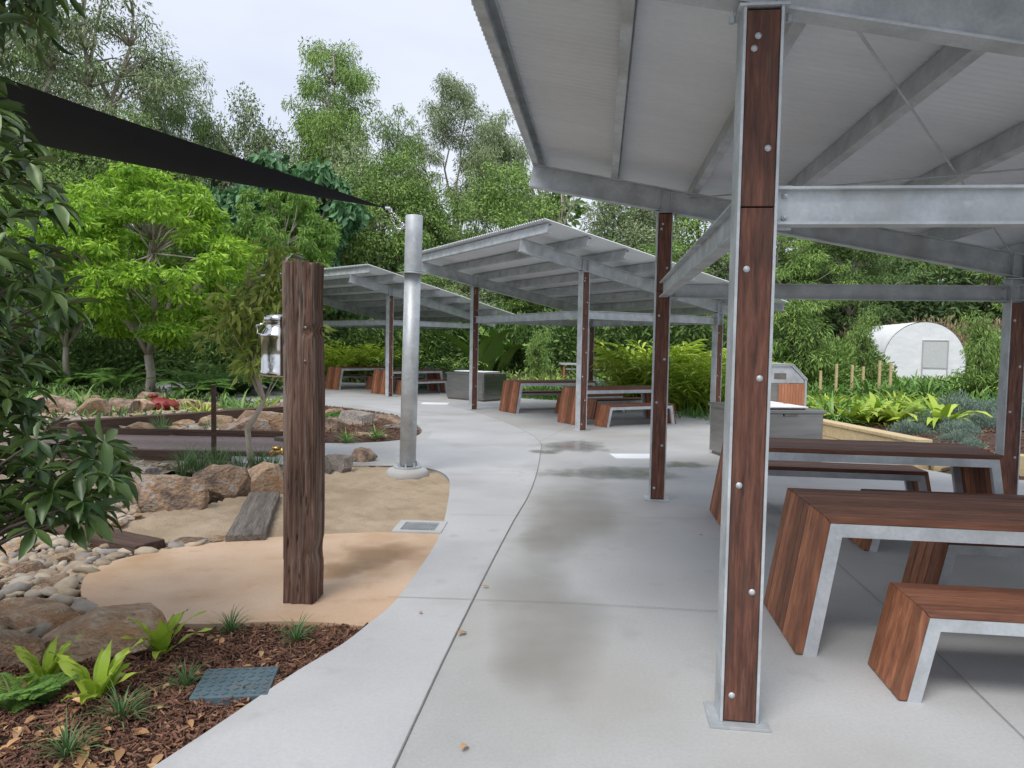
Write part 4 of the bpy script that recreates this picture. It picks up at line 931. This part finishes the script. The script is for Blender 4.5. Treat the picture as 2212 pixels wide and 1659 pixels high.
def tree_proto(kind,seed):
    rr=random.Random(seed); rgx=np.random.default_rng(seed); b=MB()
    if kind=='broad':
        cl=[((0,0,15.4),(3.2,3,3.6),58),((2.6,.4,12.4),(2.0,2,2.0),24),((-2.7,-.4,12.0),(2.0,2,2.2),24),((.6,-.8,10.0),(2.4,2,1.4),16)]
        Vs=[];Fs=[];ce=[]
        for c,r_,n in cl:
            cen,V,Fc=crown(rgx,n,c,r_,.4,.80,200,.22,.06,.8,.7); k=len(Vs); Vs+=V.tolist(); Fs+=[[a+k for a in f] for f in Fc]; ce+=[Vector(x) for x in cen]
        mt='L_euc'; bk='bark'; tr=limb(b,Vector((0,0,-.5)),Vector((.1,.1,8.5)),.3,.2,rr,5); forks=[]
        for q in (Vector((.9,.2,17)),Vector((-1.2,-.3,16)),Vector((2.8,.3,13)),Vector((-2.8,-.4,12.6))): forks.append(limb(b,tr[4],q,.15,.04,rr,7,k=6))
        for c in ce[::2]:
            best=min((q for f in forks for q in f if q.z<c.z),key=lambda q:(q-c).length,default=tr[3]); limb(b,best,c,.05,.014,rr,4,sag=.2,k=5)
    elif kind=='airy':
        cl=[((0,0,15),(3.0,2.6,4.6),66),((1.9,.4,10.8),(2.2,2,2.4),30),((-2.0,-.6,9.6),(2.2,2,2.2),28)]
        Vs=[];Fs=[];ce=[]
        for c,r_,n in cl:
            cen,V,Fc=crown(rgx,n,c,r_,.3,.65,130,.21,.052,1.1,.85); k=len(Vs); Vs+=V.tolist(); Fs+=[[a+k for a in f] for f in Fc]; ce+=[Vector(x) for x in cen]
        mt='L_euc'; bk='bark'; tr=limb(b,Vector((0,0,-.5)),Vector((.1,.1,6)),.28,.2,rr,4); forks=[]
        for q in (Vector((.9,.2,17.5)),Vector((-1.0,-.3,16.5)),Vector((.1,.8,18.5)),Vector((2.2,.3,12)),Vector((-2.3,-.4,11))): forks.append(limb(b,tr[3 if q.z>13 else 2],q,.15,.04,rr,8,k=6))
        for c in ce:
            best=min((q for f in forks for q in f if q.z<c.z-.3),key=lambda q:(q-c).length,default=tr[2]); limb(b,best,c,.05,.014,rr,4,sag=.2,k=5)
    elif kind=='dense':
        cen,V,Fs=crown(rgx,95,(0,0,8),(3.6,3.6,6.0),.5,1.0,190,.25,.10,.3); Vs=V.tolist(); ce=[Vector(x) for x in cen]; mt='L_dark'; bk='darkbark'
        tr=limb(b,Vector((0,0,-.5)),Vector((0,0,11)),.25,.08,rr,7)
        for c in ce[::4]: limb(b,tr[min(7,max(1,int((c.z-1.5)/11*7)))] if c.z>3 else tr[1],c,.07,.02,rr,3,k=5)
    elif kind=='feather':
        cen,V,Fs=crown(rgx,100,(0,0,8.4),(3.5,3.5,5.5),.45,.85,210,.27,.06,.8,.6); Vs=V.tolist(); ce=[Vector(x) for x in cen]; mt='L_mid'; bk='bark'
        tr=limb(b,Vector((0,0,-.5)),Vector((.2,0,11.5)),.2,.06,rr,7)
        for c in ce[::3]: limb(b,tr[min(7,max(1,int((c.z-1.5)/11*7)))],c,.06,.015,rr,3,k=5)
    elif kind=='teal':
        cen,V,Fs=crown(rgx,60,(0,0,5.6),(3.2,3.2,3.2),.7,.7,110,.45,.28,.7,.5); Vs=V.tolist(); ce=[Vector(x) for x in cen]; mt='L_teal'; bk='bark'
        tr=limb(b,Vector((0,0,-.5)),Vector((0,0,6)),.2,.08,rr,6)
        for c in ce[::3]: limb(b,tr[4],c,.06,.02,rr,3,k=5)
    elif kind=='lime':
        cen,V,Fs=crown(rgx,210,(0,0,3.8),(2.8,2.5,2.35),.6,.32,130,.18,.062,.55,.45); Vs=V.tolist(); ce=[Vector(x) for x in cen]; mt='L_lime'; bk='bark'
        t0=limb(b,Vector((0,0,-.3)),Vector((.1,0,1.2)),.13,.11,rr,3)
        mains=[Vector((math.cos(a)*1.3,math.sin(a)*1.2,3.3+.5*(i%2))) for i,a in enumerate([.3,1.5,2.7,3.9,5.2])]+[Vector((0,0,4.3))]
        for m_ in mains: limb(b,t0[-1],m_,.075,.04,rr,4)
        for c in ce[::2]:
            m_=min(mains,key=lambda q:(q-c).length); limb(b,m_,c,.03,.01,rr,3,k=5)
    elif kind=='sparse':
        cen,V,Fs=crown(rgx,26,(0,0,9.5),(2.6,2.6,4.2),.5,.6,60,.3,.07,.8,.7); Vs=V.tolist(); ce=[Vector(x) for x in cen]; mt='L_euc'; bk='bark'
        tr=limb(b,Vector((0,0,-.5)),Vector((0,0,12)),.2,.05,rr,7)
        for c in ce: limb(b,tr[min(6,max(2,int((c.z-2)/12*7)))],c,.08,.02,rr,4,k=5)
    elif kind=='young':
        cen,V,Fs=crown(rgx,56,(-.05,0,1.95),(.60,.5,1.0),.3,.17,34,.14,.045,.6,.9); Vs=V.tolist(); ce=[Vector(x) for x in cen]; mt='L_young'; bk='bark'
        tr=limb(b,Vector((0,0,-.2)),Vector((.08,0,2.6)),.042,.012,rr,8)
        for c in ce: limb(b,tr[min(8,max(3,int((c.z-.25)/2.6*8)))],c,.010,.004,rr,3,k=5)
    elif kind=='lance':
        cen,V,Fs=crown(rgx,50,(0,0,2.1),(1.1,1.1,1.9),.4,.36,75,.2,.045,.9,.8); Vs=V.tolist(); ce=[Vector(x) for x in cen]; mt='L_mid'; bk='darkbark'
        tr=limb(b,Vector((0,0,-.2)),Vector((0,0,3.4)),.06,.02,rr,6)
        for c in ce[::2]: limb(b,tr[min(6,max(1,int((c.z-.4)/3.4*6)))],c,.02,.008,rr,3,k=5)
    r=empty('tree',(0,0,0)); t=b.build('trunk',bk,r,smooth=True); cr_=npmesh('crown',Vs,Fs,mt,r); return r
TP={}
Hs={'airy':20,'broad':19.6,'dense':14,'feather':14,'teal':9,'lime':6.2,'sparse':14,'young':2.95,'lance':4.1}
Ws={'airy':7.5,'broad':9.4,'dense':8.3,'feather':8,'teal':7.4,'lime':5.9,'sparse':6,'young':1.3,'lance':2.7}
def tree(kind,px,Y,ytop,wpx,label,name='tree',v=0,crownmat=None,group=None,base=None):
    key=(kind,v)
    x,y=XY(px,Y); z=H(x,y) if base is None else base
    hor=744.5+(px-1106)*.0185; top=CAMZ+(hor-ytop)*Y/1600; sz=(top-z)/Hs[kind]; sx=(wpx*Y/1600)/Ws[kind]
    if key not in TP: TP[key]=tree_proto(kind,31+v*17+len(kind)); o=TP[key]
    else: o=dup(TP[key])
    o.name=name; o.location=(x,y,z); o.scale=(sx,sx,sz); o.rotation_euler=(0,0,random.uniform(0,6.28)) ; tag(o,label,'tree',group)
    if crownmat:
        for c in kids(o):
            if c.name.startswith('crown'):
                c.material_slots[0].link='OBJECT'; c.material_slots[0].material=M[crownmat]
    return o
tree('lime',330,20.6,368,490,'bright lime green spreading tree beyond the creek','lime_tree',base=-.1)
tree('lime',610,27,400,290,'second bright green tree right behind the lime tree','lime_tree',v=1,crownmat='L_green',base=0)
tree('lime',150,24,400,330,'green tree left of and behind the bright lime tree','lime_tree',v=1,crownmat='L_green',base=0)
g=G(556,1003); o=tree('young',556,g.y,508,250,'slender young tree with yellow-green leaves beside the footbridge','young_tree',base=-.05)
tree('airy',245,38,-80,440,'tall airy gum tree at upper left with pale trunks','gum_tree',crownmat='L_euc')
tree('airy',60,36,-100,400,'tall gum tree at the left edge','gum_tree',v=1)
tree('airy',345,44,40,260,'slighter gum tree on the right side of the upper left group','gum_tree',v=1,crownmat='L_euc')
tree('feather',90,46,40,330,'leafy rear tree of the upper left group','forest_tree',crownmat='L_mid')
tree('feather',390,42,185,170,'mid height feathery tree left of the sky gap','forest_tree',crownmat='L_dark')
tree('dense',540,44,205,200,'rounded forest tree under the sky gap','forest_tree',crownmat='L_euc')
tree('feather',460,47,240,150,'small treetop in the dip of the skyline','forest_tree',v=1)
tree('broad',712,44,45,280,'tallest tree in the centre of the skyline','gum_tree',v=0,crownmat='L_mid')
tree('feather',700,46,170,230,'dense lower part tree behind the tallest centre tree','forest_tree',v=1,crownmat='L_mid')
tree('feather',850,43,235,180,'dark tree just right of the tallest centre tree','forest_tree',crownmat='L_dark')
tree('broad',975,48,140,220,'pale airy gum left of the near roof','gum_tree',v=1)
tree('feather',1075,46,215,180,'gum at the edge of the near roof','forest_tree',crownmat='L_euc',v=1)
tree('dense',1080,38,335,240,'bushy mid green tree below the roof corner','forest_tree',v=1,crownmat='L_mid')
tree('sparse',1205,38,345,150,'thin tree with bare white branches under the roof corner','bare_tree')
tree('dense',1350,40,390,230,'dark tree between the second post and the roof corner','forest_tree')
tree('dense',1500,42,330,260,'dark tree behind the brace of the near shelter','forest_tree',v=1)
tree('teal',640,33,330,290,'tree with big dark green leaves in the centre left','broadleaf_tree')
tree('teal',500,35,390,200,'smaller tree with broad dark green leaves','broadleaf_tree')
tree('dense',830,36,320,230,'dense dark tree in the centre','forest_tree',v=1)
tree('dense',940,37,390,200,'dark green tree above the middle shelter','forest_tree',crownmat='L_mid')
tree('dense',310,36,270,260,'dense tree behind the lime tree','forest_tree',crownmat='L_mid')
tree('dense',90,33,250,300,'dense dark tree under the shade sail','forest_tree',v=1)
tree('dense',740,39,300,200,'dark forest tree behind the broad-leafed tree','forest_tree')
for i,(px,Y,yt,wp) in enumerate([(1680,34,440,260),(1830,35,430,260),(1980,40,430,280),(2130,37,400,260),(2290,34,380,260)]):
    tree('feather',px,Y,yt,wp,['feathery dark green tree behind the first post at right','feathery tree left of the greenhouse','tree standing behind the greenhouse','feathery tree above the right post','tree at the right frame edge'][i],'forest_tree',v=i%2,crownmat=['L_mid','L_dark','L_dark','L_mid','L_dark'][i])
for i,(px,Y,yt,wp) in enumerate([(1240,36,520,200),(1420,34,520,230),(1560,36,500,200),(1130,34,560,200),(1010,33,560,180),(900,33,560,180)]):
    tree('dense',px,Y,yt,wp,'lower dark forest tree behind the middle shelter','forest_tree',v=i%2,group='lower forest trees behind the middle shelter')
tree('lance',2120,17.5,640,110,'young tree with drooping lance leaves right of the greenhouse','young_tree')
tree('lance',1720,22,590,190,'leafy green young tree behind the bin enclosure','young_tree')
tree('lance',1860,23,645,85,'narrow upright green tree left of the greenhouse','young_tree')
tree('lance',1165,27,690,70,'small slim tree behind the middle table','young_tree')
def mass(name,x0,x1,y0,y1,hf,n,L,W,mt,label,seed):
    rgx=np.random.default_rng(seed); nc=n//120; c=np.column_stack([rgx.uniform(x0,x1,nc),rgx.uniform(y0,y1,nc)]); h=hf(c[:,0])*rgx.random(nc)**.7
    base=Hh(c); cen=np.column_stack([c,base+h]); idx=np.repeat(np.arange(nc),120); off=nrm(rgx.normal(size=(len(idx),3)))*(rgx.random(len(idx))**.4)[:,None]*1.5*np.array([1,1,.7])
    D=off+rgx.normal(size=off.shape)*.6; V,Fs=leaves(cen[idx]+off,D,L,W,rgx); o=npmesh(name,V,Fs,mt); tag(o,label,'forest',kind='stuff')
mass('distant_forest',-45,45,50,56,lambda x:7.5+1.5*np.sin(x*.3)+1.2*np.sin(x*.9),50000,.6,.3,'L_dark','far forest behind all the trees',3)
mass('forest_undergrowth',-28,30,35,39,lambda x:4.2+.8*np.sin(x*.7),34000,.34,.16,'L_deep','dark undergrowth under the forest trees',4)
# ------------------------------------------------------------------ near left glossy-leaf tree
r=empty('glossy_leaf_tree',(-3.05,3.35,-.1),0,'close tree with large glossy drooping leaves at the left edge','tree'); org=Vector((-3.05,3.35,-.1))
rr=random.Random(3); b=MB(); tr=limb(b,Vector((0,0,-.2)),Vector((.1,0,4.0)),.07,.03,rr,9)
outl=[(-60,60),(40,200),(100,290),(150,430),(150,520),(175,640),(150,700),(105,760),(125,840),(80,880),(150,930),(285,960),(290,1030),(230,1110),(120,1150),(20,1170),(-60,1150)]
P=[];D=[]
rgx=np.random.default_rng(8); k=0
while k<370:
    px=rr.uniform(-420,300); py=rr.uniform(-100,1190)
    xb=None
    for (a,c) in zip(outl[:-1],outl[1:]):
        if a[1]<=py<=c[1] or c[1]<=py<=a[1]:
            if abs(c[1]-a[1])<1: continue
            xx=a[0]+(c[0]-a[0])*(py-a[1])/(c[1]-a[1]); xb=xx if xb is None else max(xb,xx)
    if xb is None: xb=-60
    if px>xb-24: continue
    if px<-60 and rr.random()<.6: continue
    Y=rr.uniform(2.9,3.9); p=AT(px,py,Y)-org; k+=1
    i=min(9,max(1,int(p.z/4*9)-1)); 
    if k%3==0: limb(b,tr[i],p,.012,.004,rr,4,sag=.08,k=5)
    ax=(p-tr[i]).normalized()*.8+Vector((0,-.2,.2)); ax.normalize()
    m_=rr.randint(6,9); s_=ax.cross(Vector((0,0,1))).normalized(); u=s_.cross(ax)
    for j in range(m_):
        t=j/m_*6.283+rr.random(); d=ax*rr.uniform(.2,.7)+s_*math.cos(t)+u*math.sin(t)+Vector((0,0,-.35)); P.append(tuple(p)); D.append(tuple(d))
V,Fs=leaves(np.array(P),np.array(D),.112,.040,rgx,LD,upw=.6,var=.4)
b.build('trunk','darkbark',r,smooth=True); npmesh('crown',V,Fs,'L_mag',r,smooth=True)
P=[];D=[]; b=MB(); o0=Vector((-5.2,5.6,0)); r=empty('overhanging_tree',(-5.2,5.6,-.1),0,'dark leafy branch hanging into the top left corner','tree')
limb(b,Vector((0,0,0)),Vector((.3,0,4.6)),.1,.06,rr,6); 
for k in range(50):
    p=AT(rr.uniform(-250,115),rr.uniform(-160,55),rr.uniform(5,6)); 
    if p.z<AT(60,30,5.5).z and rr.random()<.5: continue
    p=p-o0; 
    if k%3==0: limb(b,Vector((.3,0,4.5)),p,.03,.008,rr,4,k=5)
    for j in range(12): P.append(tuple(p+Vector((rr.gauss(0,.08),rr.gauss(0,.08),rr.gauss(0,.06))))); D.append((rr.gauss(0,1),rr.gauss(0,1),-.8))
V,Fs=leaves(np.array(P),np.array(D),.16,.05,rgx,LD,upw=.4); b.build('trunk','darkbark',r,smooth=True); npmesh('crown',V,Fs,'L_mag',r,smooth=True)
print('faces',sum(len(o.data.polygons) for o in bpy.data.objects if o.type=='MESH'),'objs',len(bpy.data.objects))
